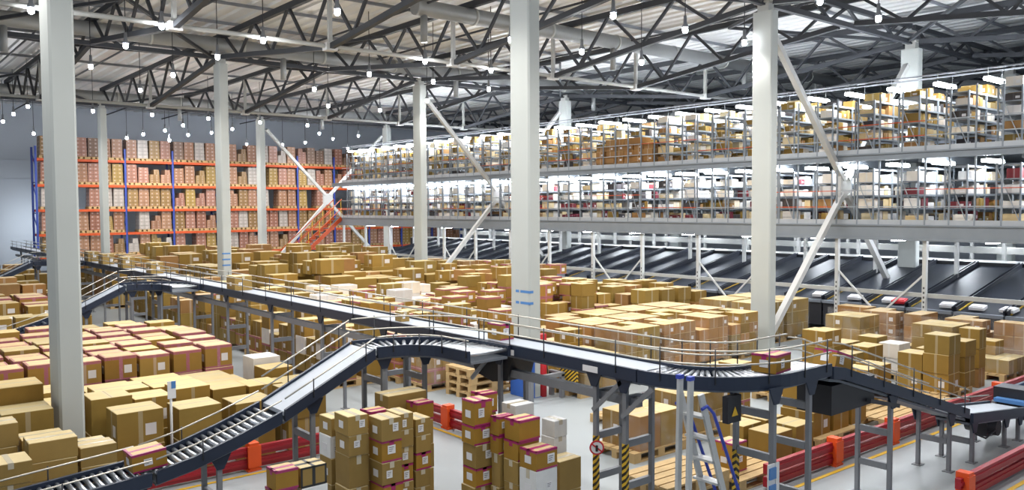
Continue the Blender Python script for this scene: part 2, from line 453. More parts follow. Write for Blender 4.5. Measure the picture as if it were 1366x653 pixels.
# ------------------------------------------------------------------ pendant lamps
LAMPS = [(6.01,19.87,7.9),(5.99,22.79,7.9),(8.4,22.92,7.9),(6.05,26.75,7.9),(8.42,26.82,7.9),(8.56,30.89,7.9),(6.33,38.55,7.9),(6.33,41.93,7.9),(6.46,45.77,7.9),(7.73,45.77,7.4),(8.89,42.69,7.9),(8.78,38.66,7.9),(11.18,38.63,7.9),(13.01,46.61,7.7),(11.99,45.87,7.4),(13.93,45.93,7.9),(14.18,46.04,7.4),(13.78,42.54,7.9),(15.05,45.66,7.7),(13.69,38.67,7.9),(16.36,45.79,7.9),(16.47,43.0,7.9),(18.49,46.15,7.4),(8.48,19.98,7.9),(8.51,16.13,7.9),(13.31,19.98,7.9),(13.19,22.94,7.9),(13.3,27.0,7.9),(15.64,22.99,7.9),(15.77,20.04,7.9),(18.18,23.24,7.9),(15.87,30.97,7.9),(18.35,31.05,7.9),(18.16,27.13,7.9),(18.73,38.84,7.9),(21.31,42.71,7.9),(23.77,42.7,7.9),(23.56,45.44,7.9),(22.36,46.71,7.7),(24.86,46.0,7.4),(16.26,38.86,7.9),(20.36,45.49,7.4),(13.41,12.68,7.9),(15.83,12.63,7.9),(15.82,16.12,7.9),(18.33,16.21,7.9),(18.26,12.66,7.9),(15.83,9.16,7.9),(18.32,9.17,7.9)]
# the same grid goes on over the near part of the hall, above the frame
LAMPS_NEAR = [(6, 16.1, 7.9), (6, 12.6, 7.9), (8.45, 12.6, 7.9), (6, 9.2, 7.9), (8.45, 9.2, 7.9), (13.3, 9.2, 7.9), (13.3, 16.1, 7.9), (1.2, 12.6, 7.9), (3.4, 16.1, 7.9), (1.2, 9.2, 7.9), (3.4, 6, 7.9), (6, 6, 7.9), (8.45, 5.6, 7.9), (13.3, 5.6, 7.9), (3.4, 20, 7.9), (1.2, 16.1, 7.9), (11, 2.5, 7.9), (6, 2.5, 7.9), (15.8, 5.6, 7.9)]
hood = MB().lathe([(.001, .34), (.035, .34), (.045, .16), (.075, .10), (.08, .06), (.001, .06)], 14).mesh('lamp hood', M['leg_grey'])
glow = MB().lathe([(.001, .06), (.05, .055), (.06, .02), (.062, -.02), (.05, -.055), (.03, -.07), (.001, -.075)], 14).mesh('glowing bulb', M['bulb'])
for i, (x, y, z) in enumerate(LAMPS + LAMPS_NEAR):
    t = thing('pendant_lamp', 'small bright pendant lamps hanging on cords under the roof trusses', 'lamp', (x, y, z), 0, 'pendant lamps')
    link('lamp_hood', hood, t); link('bulb', glow, t)
    MB().tube([(0, 0, .3), (0, 0, DECK-z)], .012, 5).build('cord', M['black'], t)
    l = bpy.data.lights.new('pendant lamp light', 'SPOT'); l.energy = SPOT_W*(1.0 if y < 40 else .75); l.spot_size = math.radians(165); l.spot_blend = .7
    l.shadow_soft_size = .12; l.color = (1, .98, .95)
    lo = bpy.data.objects.new('pendant_lamp_light', l); C.objects.link(lo); lo.location = (x, y, z-.26)

# ------------------------------------------------------------------ pallets
def pallet_mb(b=None, lx=1.2, ly=.8, mi=0, x=0, y=0, z=0):
    b = b or MB()
    for i in range(3):
        yy = y-ly/2+(ly-.1)*i/2
        b.box(x-lx/2, x+lx/2, yy, yy+.1, z, z+.022, mi)
        for k in range(3):
            xx = x-lx/2+(lx-.145)*k/2; b.box(xx, xx+.145, yy, yy+.1, z+.022, z+.1, mi)
    for k in range(3):
        xx = x-lx/2+(lx-.145)*k/2; b.box(xx, xx+.145, y-ly/2, y+ly/2, z+.1, z+.122, mi)
    for i in range(5):
        yy = y-ly/2+(ly-.14)*i/4; b.box(x-lx/2, x+lx/2, yy, yy+.14, z+.122, z+.144, mi)
    return b
PAL = pallet_mb().mesh('pallet boards', M['wood'])
PALS = pallet_mb(None, .62, .8).mesh('short pallet boards', M['wood'])

# ------------------------------------------------------------------ pallet racking along the back of the hall
RX = [8.24] + [10.03+2.53*k for k in range(11)]
RZ = [.14, 1.2, 2.44, 3.72, 5.03, 6.38]
RY0, RY1 = 48.5, 49.6
rack = thing('pallet_rack', 'long orange and blue pallet rack full of wrapped loads along the back of the hall', 'rack', (RX[0], RY0, 0))
upm = MB()
for yy in (0, 1.05): upm.box(-.05, .05, yy, yy+.07, 0, 7.0)
for i in range(8): upm.bar((0, .03, .3+i*.8), (0, 1.07, .3+(i+1)*.8 if i % 2 else .3+i*.8+.05), .04)
upm = upm.mesh('upright frame', M['rack_blue'])
for x in RX: link('upright_frame', upm, rack, (x-RX[0], 0, 0))
bm_ = {}
for a, c in zip(RX, RX[1:]):
    L = c-a-.1
    for z in RZ[1:]:
        key = round(L, 2)
        if key not in bm_:
            b = MB(); b.box(.0, L, -.03, .03, -.13, 0).box(.0, L, 1.09, 1.14, -.13, 0)
            for k in range(6): b.box(L*k/5-.03 if k else 0, L*k/5+.03 if k < 5 else L, -.0, 1.1, -.03, 0)
            bm_[key] = b.mesh('shelf beam', M['rack_orange'])
        link('shelf_beam', bm_[key], rack, (a-RX[0]+.05, 0, z))
def load_mesh(w, d, h, kind, mat_i):
    """one film wrapped block of cartons, top layer uneven on some"""
    b = MB(); b.uv = []
    def blk(x0, x1, z0, z1):
        c = .02; o = len(b.v)
        for (x, y, z) in ((x0, 0, z0), (x1, 0, z0), (x1, d, z0), (x0, d, z0), (x0+c, c, z1), (x1-c, c, z1), (x1-c, d-c, z1), (x0+c, d-c, z1)): b.v.append((x, y, z))
        for q, uvs in (((4, 5, 6, 7), ((.2, .2),)*4), ((0, 1, 5, 4), ((0, 0), (1, 0), (1, 1), (0, 1))), ((1, 2, 6, 5), ((0, 0), (1, 0), (1, 1), (0, 1))), ((2, 3, 7, 6), ((0, 0), (1, 0), (1, 1), (0, 1))), ((3, 0, 4, 7), ((0, 0), (1, 0), (1, 1), (0, 1)))):
            b.face([o+i for i in q])
            for u in uvs: b.uv += u
    if kind == 0: blk(-w/2, w/2, .14, .14+h)
    elif kind == 1: blk(-w/2, w/2, .14, .14+h*.78); blk(-w/2+.02, w*.08, .14+h*.78, .14+h)
    else: blk(-w/2, w/2, .14, .14+h*.6); blk(-w*.1, w/2-.03, .14+h*.6, .14+h*.95)
    return b.mesh('wrapped cartons', M['load'][mat_i])
LM = [load_mesh(.56, .8, h, k, i) for i in range(6) for h, k in ((1.02, 0), (.86, 0), (.95, 1), (.8, 2))]
rr = random.Random(3)
lvl = ('floor', 'second', 'third', 'fourth', 'fifth', 'top')
for bi, (a, c) in enumerate(zip(RX, RX[1:])):
    n = 4 if c-a > 2 else 2; w = (c-a-.14)/n
    for li, z in enumerate(RZ):
        if z < 1 or (bi > 7 and z > 4): continue
        if rr.random() < .02: continue
        for k in range(n):
            if rr.random() < .03: continue
            x = a+.07+w*(k+.5)+rr.uniform(-.02, .02)
            t = thing('wrapped_pallet_load', 'film wrapped carton loads on the %s level of the orange pallet rack' % lvl[li], 'pallet load', (x, RY0+.06+rr.uniform(0, .05), z), 0, 'loads on the %s rack level' % lvl[li])
            mi = (0 if rr.random() < .35 else rr.choice((1, 2, 4, 4, 3))) if z < 6 else rr.choice((4, 5, 5, 0, 1, 3) if rr.random() < .9 else (3,))
            q = mi*4 + (0 if rr.random() < .62 else rr.randrange(4))
            link('wrapped_cartons', LM[q], t)
            link('pallet', PALS, t, (0, .4, 0))

# ------------------------------------------------------------------ mezzanine: two decks of shelving beyond the columns
MX, MY0, MY1 = 22.1, 4.2, 42.7
PITCH = 1.225; AISLE0 = 10.90                        # an aisle (and its lamps) every 1.2 m
D1, D2 = 3.16, 5.10
def deck(name, z, h, lab):
    t = thing(name, lab, 'deck', (MX, MY0, z))
    L = MY1-MY0
    MB().box(0, 13.85, 0, L, -.06, 0).build('deck_floor', M['deck'], t)
    e = MB(); e.box(-.06, .0, 0, L, -h, .02); e.box(-.11, .0, 0, L, -h-.03, -h+.02); e.box(-.1, 0, 0, L, -.01, .03)
    e.build('edge_beam', M['deck'], t)
    y = .8
    while y < L: MB().bar((.05, y, -.16), (13.85, y, -.16), .1, .2).build('floor_joist', M['deck'], t); y += PITCH*2
deck('mezzanine_lower_deck', D1, .36, 'lower steel mezzanine deck carried over the black chutes')
deck('mezzanine_upper_deck', D2, .14, 'upper steel mezzanine deck between the two shelving storeys')
post_m = MB().box(-.055, .055, -.05, .05, 0, D1-.3).box(-.12, .12, -.1, .1, 0, .02).box(-.1, .1, -.09, .09, D1-.34, D1-.3).mesh('mezzanine post', M['slotted'])
POSTY = [9.735+2.45*k for k in range(-2, 14)]
for i, y in enumerate(POSTY):
    t = thing('mezzanine_post', 'slotted pale steel posts holding up the front edge of the mezzanine', 'post', (MX+.06, y, 0), 0, 'front posts of the mezzanine')
    link('post_shaft', post_m, t)
for x in (25.6, 29.2, 33.0):
    for i, y in enumerate(POSTY):
        t = thing('mezzanine_post', 'pale steel posts standing among the black chutes under the mezzanine', 'post', (x, y+.6, 0), 0, 'inner posts of the mezzanine')
        link('post_shaft', post_m, t)
# V ties between the posts
for i in range(0, len(POSTY)-1, 2):
    y0, y1 = POSTY[i], POSTY[i+1]; ym = (y0+y1)/2
    t = thing('v_brace', 'thin V shaped tie bars between the front mezzanine posts', 'brace', (MX+.06, ym, 0), 0, 'V braces under the mezzanine')
    for yy in (y0, y1): MB().bar((0, (yy-ym)*.96, 1.85), (0, (yy-ym)*.03, .72), .045).build('tie_bar', M['steel_white'], t)
    MB().box(-.03, .03, -.12, .12, .62, .78).build('hazard_plate', M['stripe'], t)
# tie rail along the front at chute height
o = MB().box(MX+.12, MX+.2, MY0, MY1, 1.27, 1.38).build('guide_rail', M['steel_pale']); tag(o, 'long pale grey rail running along the black chutes', 'rail')

# shelving rows
NS = 5
def shelf_proto(h, lab):
    t = thing('shelving_unit', lab, 'shelving')
    up = MB().box(-.02, .02, -.02, .02, 0, h).mesh('shelf upright', M['deck'])
    for x in (.12, 1.22, 2.32):
        for y in (-.27, .27): link('upright', up, t, (x, y, 0))
    sh = MB().box(.1, 2.34, -.28, .28, -.025, 0).box(.1, 2.34, -.285, -.275, -.05, .0).mesh('shelf board', M['deck'])
    for k in range(NS): link('shelf', sh, t, (0, 0, .12+k*(h-.14)/(NS-1)))
    MB().bar((.12, -.27, .1), (.12, .27, h-.1), .02).build('end_tie', M['galv'], t)
    return t
SH = {0: 1.58, 1: 1.52}
protos = {}
ROWS = []
k = -3
while True:
    y = AISLE0+PITCH*(k+.5); k += 1
    if y > 41.8: break
    if y < 5.2: continue
    for tier, dz in ((0, D1), (1, D2)):
        w = 'lower' if tier == 0 else 'upper'
        if tier not in protos:
            t = protos[tier] = shelf_proto(SH[tier], ''); t.location = (MX+.1, y, dz)
        else: t = copy_tree(protos[tier], (MX+.1, y, dz))
        t['label'] = 'grey steel shelving rows packed with small goods on the %s mezzanine storey' % w; t['group'] = 'shelving on the %s storey' % w
        ROWS.append((y, tier, dz))
# tube lights: one at the mouth of each aisle and one farther in
tb = MB().box(-.55, .55, -.075, .075, -.07, -.0).mesh('tube', M['tube'])
hs = MB().box(-.58, .58, -.05, .05, -.0, .03).mesh('light housing', M['steel_white'])
def tube_light(x, y, z, lab, grp, up=None):
    t = thing('tube_light', lab, 'light', (x, y, z), 0, grp)
    link('housing', hs, t); link('tube', tb, t)
    for sx in ((-.45, .45) if up else ()): MB().tube([(sx, 0, .03), (sx, 0, up)], .008, 4).build('hanger', M['galv'], t)
k = -4
while AISLE0+PITCH*k < 42.2:
    y = AISLE0+PITCH*k; k += 1
    if y < 5.0: continue
    tube_light(23.02, y, 6.92, 'bright tube lights over the aisles of the upper shelving storey', 'tube lights over the upper storey', .25)
    tube_light(25.6, y, 6.92, 'bright tube lights deeper in over the upper shelving storey', 'inner tube lights over the upper storey', .25)
    tube_light(23.02, y, 4.86, 'bright tube lights under the upper deck at the mouths of the aisles', 'tube lights under the upper deck', .08)
    if k % 2:
        for xx in (23.4, 27.4, 31.0): tube_light(xx, y, 2.78, 'tube lights under the lower deck above the black chutes', 'tube lights under the lower deck', .03)
for x in (22.75, 23.35):
    o = MB().bar((x, MY0, 7.17), (x, MY1, 7.17), .04).build('light_rail', M['leg_grey']); tag(o, 'slim rail carrying the upper tube lights, %s' % ('front one' if x < 23 else 'second one'), 'rail')
# posts in front of the shelving, and handrails along both decks
gp_ = MB().box(-.025, .025, -.025, .025, 0, 1.95).mesh('guard post', M['galv'])
for tier, dz, h in ((0, D1, 1.9), (1, D2, 1.62)):
    w = 'lower' if tier == 0 else 'upper'
    for i in range(len(POSTY)-1):
        y0, y1 = POSTY[i], POSTY[i+1]
        t = thing('deck_guardrail', 'guard rails along the front edge of the %s mezzanine deck' % w, 'guard rail', (MX-.02, y0, dz), 0, 'guard rails of the %s deck' % w)
        for yy in (0, .6125, 1.225, 1.84): MB().box(-.02, .02, yy-.02, yy+.02, .03, h).build('guard_post', M['deck'], t)
        for z in ((.5, .95) if tier == 0 else (.42, .8)): MB().box(-.018, .018, .025, 2.425, z, z+.022).build('rail_bar', M['rack_orange'] if (i*7+tier*3+int(z*10)) % 5 < 2 else M['galv'], t)
        MB().box(-.015, .0, .025, 2.425, .03, .16).build('toe_board', M['galv'], t)
# dark panel wall at the back of the mezzanine shelving and pale one below it
for nmx, z0, z1 in (('wall_mezzanine_back', D1, 7.0),):
    tag(MB().box(36, 36.2, MY0, MY1, z0, z1).build(nmx, M['wall']), kind='structure')

# goods on the shelves
GOODS = []
gr = random.Random(11)
def fill_shelves():
    for (y, tier, dz) in ROWS:
        h = SH[tier]; step = (h-.14)/(NS-1)
        tone = gr.random()
        for s in range(NS):
            z = dz+.12+s*step
            top = (s == NS-1)
            if top and tier == 0: continue
            zone = gr.random()
            for x0 in (.16, 1.26):
                x = x0
                while x < x0+.98:
                    w = gr.uniform(.16, .42); w = min(w, x0+1.04-x)
                    if w < .12: break
                    if gr.random() < (.08 if not top else .4): x += w; continue
                    hh = gr.uniform(.12, step-.07) if not top else gr.uniform(.12, .3)
                    d = gr.uniform(.3, .5)
                    if tier == 1: st = gr.choice(('brown', 'brown', 'cream', 'white', 'rust', 'dark', 'brown', 'white'))
                    else: st = gr.choice(('white', 'white', 'white', 'white', 'white', 'dark', 'cream', 'white', 'red', 'white')) if s > 1 else gr.choice(('brown', 'rust', 'cream', 'dark', 'white', 'red', 'cream', 'white'))
                    GOODS.append((MX+.1+x+w/2, y-.27+d/2+gr.uniform(0, .03), z, w-.02, d, hh, st, tier))
                    x += w
fill_shelves()
# ------------------------------------------------------------------ black sorting chutes under the mezzanine
def chute_proto():
    t = thing('sorting_chute', 'black sheet metal sorting chutes sloping down to the hall under the mezzanine', 'chute', (0, 0, 0), 0, 'black sorting chutes')
    w = .585
    s = MB(); s.bar((.42, 0, .92), (5.0, 0, 1.86), 2*w-.04, .03); s.build('slide', M['chute'], t)
    for y in (-w+.02, w-.02): MB().bar((.4, y, .96), (5.0, y, 1.90), .03, .2).build('side_wall', M['chute'], t)
    MB().box(.28, .44, -w, w, .86, .94).build('lip', M['belt_dark'], t)
    MB().box(.34, .4, -w, w, .2, .86).build('skirt', M['black'], t)
    MB().box(4.9, 5.0, -w, w, .0, 1.96).build('rear_frame', M['black'], t)
    MB().bar((.5, w-.06, .965), (1.5, w-.06, 1.17), .05, .012).build('hazard_strip', M['stripe'], t)
    return t
cp = None
for k in range(-5, 24):
    y = 10.96+PITCH*k
    if cp is None: cp = chute_proto(); cp.location = (MX, y, 0)
    else: copy_tree(cp, (MX, y, 0))
# parcels waiting at the chute lips
pr = random.Random(5)
for k, (y, st) in enumerate(((9.4, 'white'), (10.2, 'white'), (11.6, 'red'), (11.9, 'white'), (13.0, 'white'), (14.2, 'cream'), (8.6, 'white'), (16.5, 'white'))):
    b = MB(); w = .18; b.box(-.14, .14, -w, w, 0, .08); b.box(-.1, .1, -w*.8, w*.8, .08, .1)
    o = b.build('parcel', M['sign_red'] if st == 'red' else M['paper'], None, (MX+.70, y*.921, 1.02)); o.rotation_euler = (0, -.203, pr.uniform(-.2, .2))
    tag(o, 'red parcel lying at the bottom of a black chute' if st == 'red' else 'flat white parcels lying at the bottom of the black chutes', 'parcel', None if st == 'red' else 'white parcels in the chutes')
# second line of sorting plant behind: the sorter itself
t = thing('parcel_sorter', 'long dark sorter track behind the black chutes', 'sorter', (27.25, MY0, 0))
MB().box(0, 1.2, 0, MY1-MY0, 1.4, 1.88).build('sorter_body', M['black'], t)
MB().box(.05, 1.15, 0, MY1-MY0, 1.88, 1.95).build('sorter_track', M['steel_pale'], t)
y = 1.0
while y < MY1-MY0: MB().box(.1, 1.1, y, y+.1, 0, 1.4).build('sorter_leg', M['leg_grey'], t); y += 2.66

# pale beam on posts behind the sorter, and goods racks deep under the deck
o = MB().box(31.0, 31.25, MY0, MY1, 2.02, 2.24).build('conveyor_beam', M['steel_pale']); tag(o, 'pale horizontal beam running behind the black chutes', 'beam'); o['kind'] = 'thing'

# orange stairs up to the far end of the mezzanine
t = thing('steel_staircase', 'orange steel staircase climbing to the far end of the lower mezzanine deck', 'staircase', (18.7, 41.6, 0))
for y in (0, .9): MB().bar((0, y, .3), (3.35, y, D1), .05, .2).build('stringer', M['rack_orange'], t)
for k in range(13): MB().box(.15+k*.25, .42+k*.25, .03, .87, .42+k*.215, .45+k*.215).build('tread', M['leg_grey'], t)
for y in (0, .9):
    for dz in (.55, 1.05): MB().tube([(0, y, .3+dz), (3.35, y, D1+dz)], .025, 6).build('handrail', M['rack_orange'], t)
    for k in range(6): MB().tube([(k*.66, y, .3+k*.555), (k*.66, y, 1.35+k*.555)], .02, 6).build('baluster', M['yellow'], t)

# ------------------------------------------------------------------ conveyors
def arc(cx, cy, r, a0, a1, z, n=12):
    return [(cx+r*math.cos(math.radians(a0+(a1-a0)*i/n)), cy+r*math.sin(math.radians(a0+(a1-a0)*i/n)), z) for i in range(n+1)]
def resample(pts, step):
    pts = [Vector(p) for p in pts]; out = []; acc = 0.0; want = step/2
    for a, b in zip(pts, pts[1:]):
        L = (b-a).length
        while want <= acc+L:
            f = (want-acc)/L; d = (b-a).copy(); p = a+d*f; out.append((p, d.normalized())); want += step
        acc += L
    return out
def conveyor(name, lab, pts, w, surface, rollers=0.0, rails=((.16, 1), (.16, -1), (.30, -1), (.30, 1)), fr=(.11, .03), post=1.2, fan=False):
    """pts: centre line on the carrying surface; side -1 is the left hand side of the direction of travel"""
    o0 = Vector(pts[0]); t = thing(name, lab, 'conveyor', (o0.x, o0.y, 0))
    L = [(p[0]-o0.x, p[1]-o0.y, p[2]) for p in pts]
    for s in (-1, 1):
        a, b = sorted((s*w/2, s*(w/2+.045)))
        MB().sweep(L, [(a, -fr[0]), (b, -fr[0]), (b, fr[1]), (a, fr[1])]).build('side_frame', M['navy'], t)
    if surface == 'belt':
        MB().sweep(L, [(-w/2+.01, -.05), (w/2-.01, -.05), (w/2-.01, 0), (-w/2+.01, 0)]).build('belt', M['belt'], t)
        MB().sweep(L, [(-w/2+.02, -.15), (w/2-.02, -.15), (w/2-.02, -.12), (-w/2+.02, -.12)]).build('return_belt', M['belt_dark'], t)
    else:
        MB().sweep(L, [(-w/2+.01, -.14), (w/2-.01, -.14), (w/2-.01, -.11), (-w/2+.01, -.11)]).build('drive_tray', M['belt_dark'], t)
        rs = resample(L, rollers); tw = Vector((1, 0, 0))
        me = MB().tube([(0, -w/2+.005, 0), (0, w/2-.005, 0)], .026, 8).mesh('conveyor roller', M['chrome'])
        for p, d in rs:
            r = link('roller', me, t, p-Vector((0, 0, .027)), math.atan2(d.y, d.x))
    for h, s in rails:
        rl = MB(); q = []
        for k, p in enumerate(L):
            a, b = Vector(L[max(k-1, 0)]), Vector(L[min(k+1, len(L)-1)]); d = b-a; d.z = 0; d.normalize(); sd = Vector((d.y, -d.x, 0))
            q.append(Vector(p)+sd*(s*(w/2+.03))+Vector((0, 0, h)))
        rl.tube(q, .010, 6).build('guide_rail', M['rail_metal'], t)
    for p, d in resample(L, post):
        sd = Vector((d.y, -d.x, 0)).normalized()
        for s in (-1, 1):
            hs = [h for h, q in rails if q == s]
            if hs:
                q = p+sd*(s*(w/2+.05)); MB().tube([(q.x, q.y, p.z-.05), (q.x, q.y, p.z+max(hs)+.02)], .008, 5).build('rail_post', M['steel_dark'], t)
    return t
def stand(t, x, y, z, w, rz=0.0, hazard=False, bars=(.35, .85, 1.35)):
    """one H shaped support stand of a conveyor: two legs, cross bars and bracket plates; (x, y) is its middle, the pair stands along the local y axis"""
    o = t.location; s = bpy.data.objects.new('support_stand', None); C.objects.link(s); s.parent = t; KIDS.setdefault(t, []).append(s)
    s.location = (x-o.x, y-o.y, 0); s.rotation_euler = (0, 0, rz)
    for q in (-1, 1):
        MB().box(-.028, .028, q*w/2-.024, q*w/2+.024, .01, z-.10).box(-.07, .07, q*w/2-.06, q*w/2+.06, 0, .012).build('leg', M['leg_grey'], s)
        b = MB(); o_ = len(b.v)
        for xx, zz in ((-.13, z-.09), (.13, z-.09), (.04, z-.27), (-.04, z-.27)):
            b.v += [(xx, q*(w/2+.035)-.01, zz), (xx, q*(w/2+.035)+.01, zz)]
        b.face([0, 2, 4, 6]); b.face([7, 5, 3, 1])
        for i in range(4): j = (i+1) % 4; b.face([2*i, 2*i+1, 2*j+1, 2*j])
        b.build('bracket', M['navy'], s)
        if hazard and q == 1: MB().box(-.030, .030, q*w/2-.026, q*w/2+.026, .05, 1.05).build('hazard_tape', M['stripe'], s)
    for zz in bars:
        if zz < z-.3: MB().box(-.025, .025, -w/2+.03, w/2-.03, zz-.04, zz+.04).build('cross_bar', M['leg_grey'], s)
    return s

XM, WM, ZM = 7.0, .5, 1.9
main = conveyor('belt_conveyor', 'long raised belt conveyor crossing the whole hall from the far left to the bend', [(XM, 46.5, ZM), (XM, 30, ZM), (XM, 18, ZM), (XM, 6.0, ZM)], WM, 'belt')
tray = MB().sweep([(p[0]-main.location.x, p[1]-main.location.y, p[2]) for p in ((XM-.12, 46, 1.52), (XM-.12, 6.1, 1.52))], [(-.05, -.05), (.05, -.05), (.05, .05), (-.05, .05)])
tray.build('cable_tray', M['leg_grey'], main)
for y, hz in ((6.68, True), (6.22, True), (8.45, False), (11.4, False), (13.6, False), (15.8, False), (18.2, False), (20.4, False), (23, False), (26, False), (29, False), (32.5, False), (36, False), (40, False), (44, False)):
    stand(main, XM, y, ZM, .44, math.pi/2, hz, (.57, 1.05, 1.55))
# braces below the nearest part, and label plates on its side frame
for y, q in ((6.95, 1), (6.5, 1), (9.3, 1), (11.7, 1)):
    MB().bar((XM-.25-main.location.x, y-main.location.y-.25, 1.35), (XM-.25-main.location.x, y-.7-main.location.y, 1.75), .03, .05).build('knee_brace', M['leg_grey'], main)
for y in (8.2, 6.7): MB().box(-WM/2-.052, -WM/2-.045, y-main.location.y-.12, y-main.location.y+.12, ZM-.1, ZM-.03).build('label_plate', M['paper'], main)
# drive below the main belt where the rising conveyor joins it
d = MB(); yv = 8.75-main.location.y
d.v += [(sx, yv+dy, z) for sx in (-.2, .2) for dy, z in ((-.55, 1.80), (.45, 1.80), (.28, 1.44), (-.1, 1.36), (-.42, 1.42))]
d.face([0, 1, 2, 3, 4]); d.face([9, 8, 7, 6, 5])
for i in range(5): j = (i+1) % 5; d.face([i, i+5, j+5, j])
d.build('drive_housing', M['black'], main)

bend = conveyor('curved_roller_conveyor', 'curved roller conveyor where the long belt turns off toward the red barrier', arc(7.92, 6.0, .92, 180, 270, ZM, 14)+[(8.62, 5.08, ZM)], WM, 'roller', .075, post=.45)
for x, y, rz, hz in ((7.56, 5.08, 0, True), (8.25, 5.08, 0, False)): stand(bend, x, y, ZM, .46, rz, hz, (.5, 1.05, 1.5))
o = bend.location
MB().box(7.05-o.x, 7.28-o.x, 5.05-o.y, 5.12-o.y, 1.46, 1.74).build('control_box', M['black'], bend)
b = MB(); b.v += [(7.11-o.x, 5.045-o.y, 1.53), (7.22-o.x, 5.045-o.y, 1.53), (7.165-o.x, 5.045-o.y, 1.63)]; b.face([0, 1, 2]); b.build('warning_triangle', M['yellow'], bend)
MB().box(7.53-o.x, 7.59-o.x, 4.79-o.y, 4.81-o.y, .62, 1.02).box(7.40-o.x, 7.55-o.x, 4.80-o.y, 4.81-o.y, .62, 1.02).build('notice_board', M['sign_white'], bend)
for i, (z, x) in enumerate(((.92, 7.47), (.74, 7.47))): MB().box(x-.055-o.x, x+.06-o.x, 4.785-o.y, 4.80-o.y, z-.06, z+.06).build('notice_picture', M['sign_blue'], bend)

slope = conveyor('declining_belt_conveyor', 'sloping belt conveyor running down from the bend along the red barrier', [(8.66, 5.08, 1.86), (8.9, 5.08, 1.82), (12.3, 5.04, .80)], WM, 'belt', post=.8)
o = slope.location
MB().box(8.75-o.x, 9.75-o.x, 4.86-o.y, 5.3-o.y, 1.30, 1.64).build('drive_housing', M['black'], slope)
MB().bar((9.55-o.x, 4.95-o.y, 1.36), (10.3-o.x, 4.95-o.y, 1.18), .3, .05).build('chain_guard', M['steel_dark'], slope)
for x, z in ((10.15, 1.44), (11.88, .92)): stand(slope, x, 5.06, z, .42, 0, False, (.42, .85))
MB().box(11.0-o.x, 11.3-o.x, 4.776-o.y, 4.784-o.y, 1.07, 1.13).build('label_plate', M['paper'], slope)

low = conveyor('low_belt_conveyor', 'low receiving belt conveyor on short legs at the end of the sloping belt', [(12.4, 5.03, .72), (14.4, 5.0, .50)], WM, 'belt', rails=((.12, -1),), post=.9)
for x, z in ((12.55, .66), (13.75, .53), (14.3, .47)): stand(low, x, 5.02, z+.05, .42, 0, False, (.3,))
o = low.location
m_ = MB(); m_.tube([(13.5-o.x, 4.8-o.y, .34), (13.5-o.x, 5.25-o.y, .34)], .12, 14); m_.box(13.38-o.x, 13.62-o.x, 4.92-o.y, 5.1-o.y, .2, .4); m_.build('drive_motor', M['black'], low)
MB().tube([(12.6-o.x, 4.8-o.y, .42), (12.9-o.x, 4.76-o.y, .30), (13.3-o.x, 4.78-o.y, .34)], .015, 6).build('cable', M['black'], low)
mach = thing('parcel_scanner', 'dark boxy scanning machine where the low belt leaves the view', 'machine', (14.5, 4.98, 0))
MB().box(.2, .6, -.34, .34, .24, .72).build('housing', M['black'], mach)
MB().box(.05, 1.7, -.28, .28, .50, .56).build('belt', M['sign_blue'], mach)
for x in (.1, 1.5):
    for y in (-.3, .3): MB().box(x, x+.06, y-.03, y+.03, 0, .50).build('leg', M['leg_grey'], mach)
for y in (-.31, .31): MB().box(.5, 1.7, y-.03, y+.03, .42, .62).build('side_frame', M['navy'], mach)

WF = .62
def feeder(yf, which, full):
    lowc = conveyor('roller_conveyor', 'low roller conveyor feeding the %s incline' % which, [(.2, yf, .66), (1.54, yf, .78), (2.55, yf, .865)], WF, 'roller', .085 if full else .2, rails=((.16, 1), (.16, -1)), post=1.0)
    stand(lowc, 1.2, yf, .74, .5, 0, False, (.3,)); stand(lowc, 2.4, yf, .84, .5, 0, False, (.3,))
    inc = conveyor('inclined_conveyor', '%s rising conveyor climbing from low rollers to the long belt' % which, [(2.60, yf, .87), (3.0, yf, .95), (3.5, yf, 1.10), (4.02, yf, 1.285)], WF, 'roller', .085 if full else .2, rails=((.16, 1), (.16, -1)), post=1.0)
    stand(inc, 3.3, yf, 1.03, .5, 0, False, (.4,))
    inb = conveyor('inclined_belt_conveyor', '%s upper incline with smooth grey belt below the roller curve' % which, [(4.06, yf, 1.30), (4.6, yf, 1.56), (5.28, yf, 1.89)], WF, 'belt', rails=((.16, 1), (.16, -1), (.32, -1)), post=.8)
    stand(inb, 4.45, yf, 1.48, .5, 0, False, (.4, .9)); 
    cur = conveyor('curved_merge_conveyor', '%s fan shaped roller curve merging into the long belt' % which, [(5.32, yf, 1.9)]+arc(5.38, yf-.95, .95, 90, 8, 1.9, 12)+[(6.34, yf-1.35, 1.9)], WF, 'roller', .085 if full else .16, rails=((.16, 1), (.16, -1), (.32, -1)), post=.55)
    stand(cur, 5.45, yf, 1.9, .5, 0, False, (.45, 1.0, 1.45)); stand(cur, 6.02, yf-.12, 1.9, .46, 0, False, (.45, 1.0, 1.45))
    return cur
feeder(9.47, 'nearest', True)
feeder(21.0, 'second', False)
feeder(32.5, 'farthest', False)

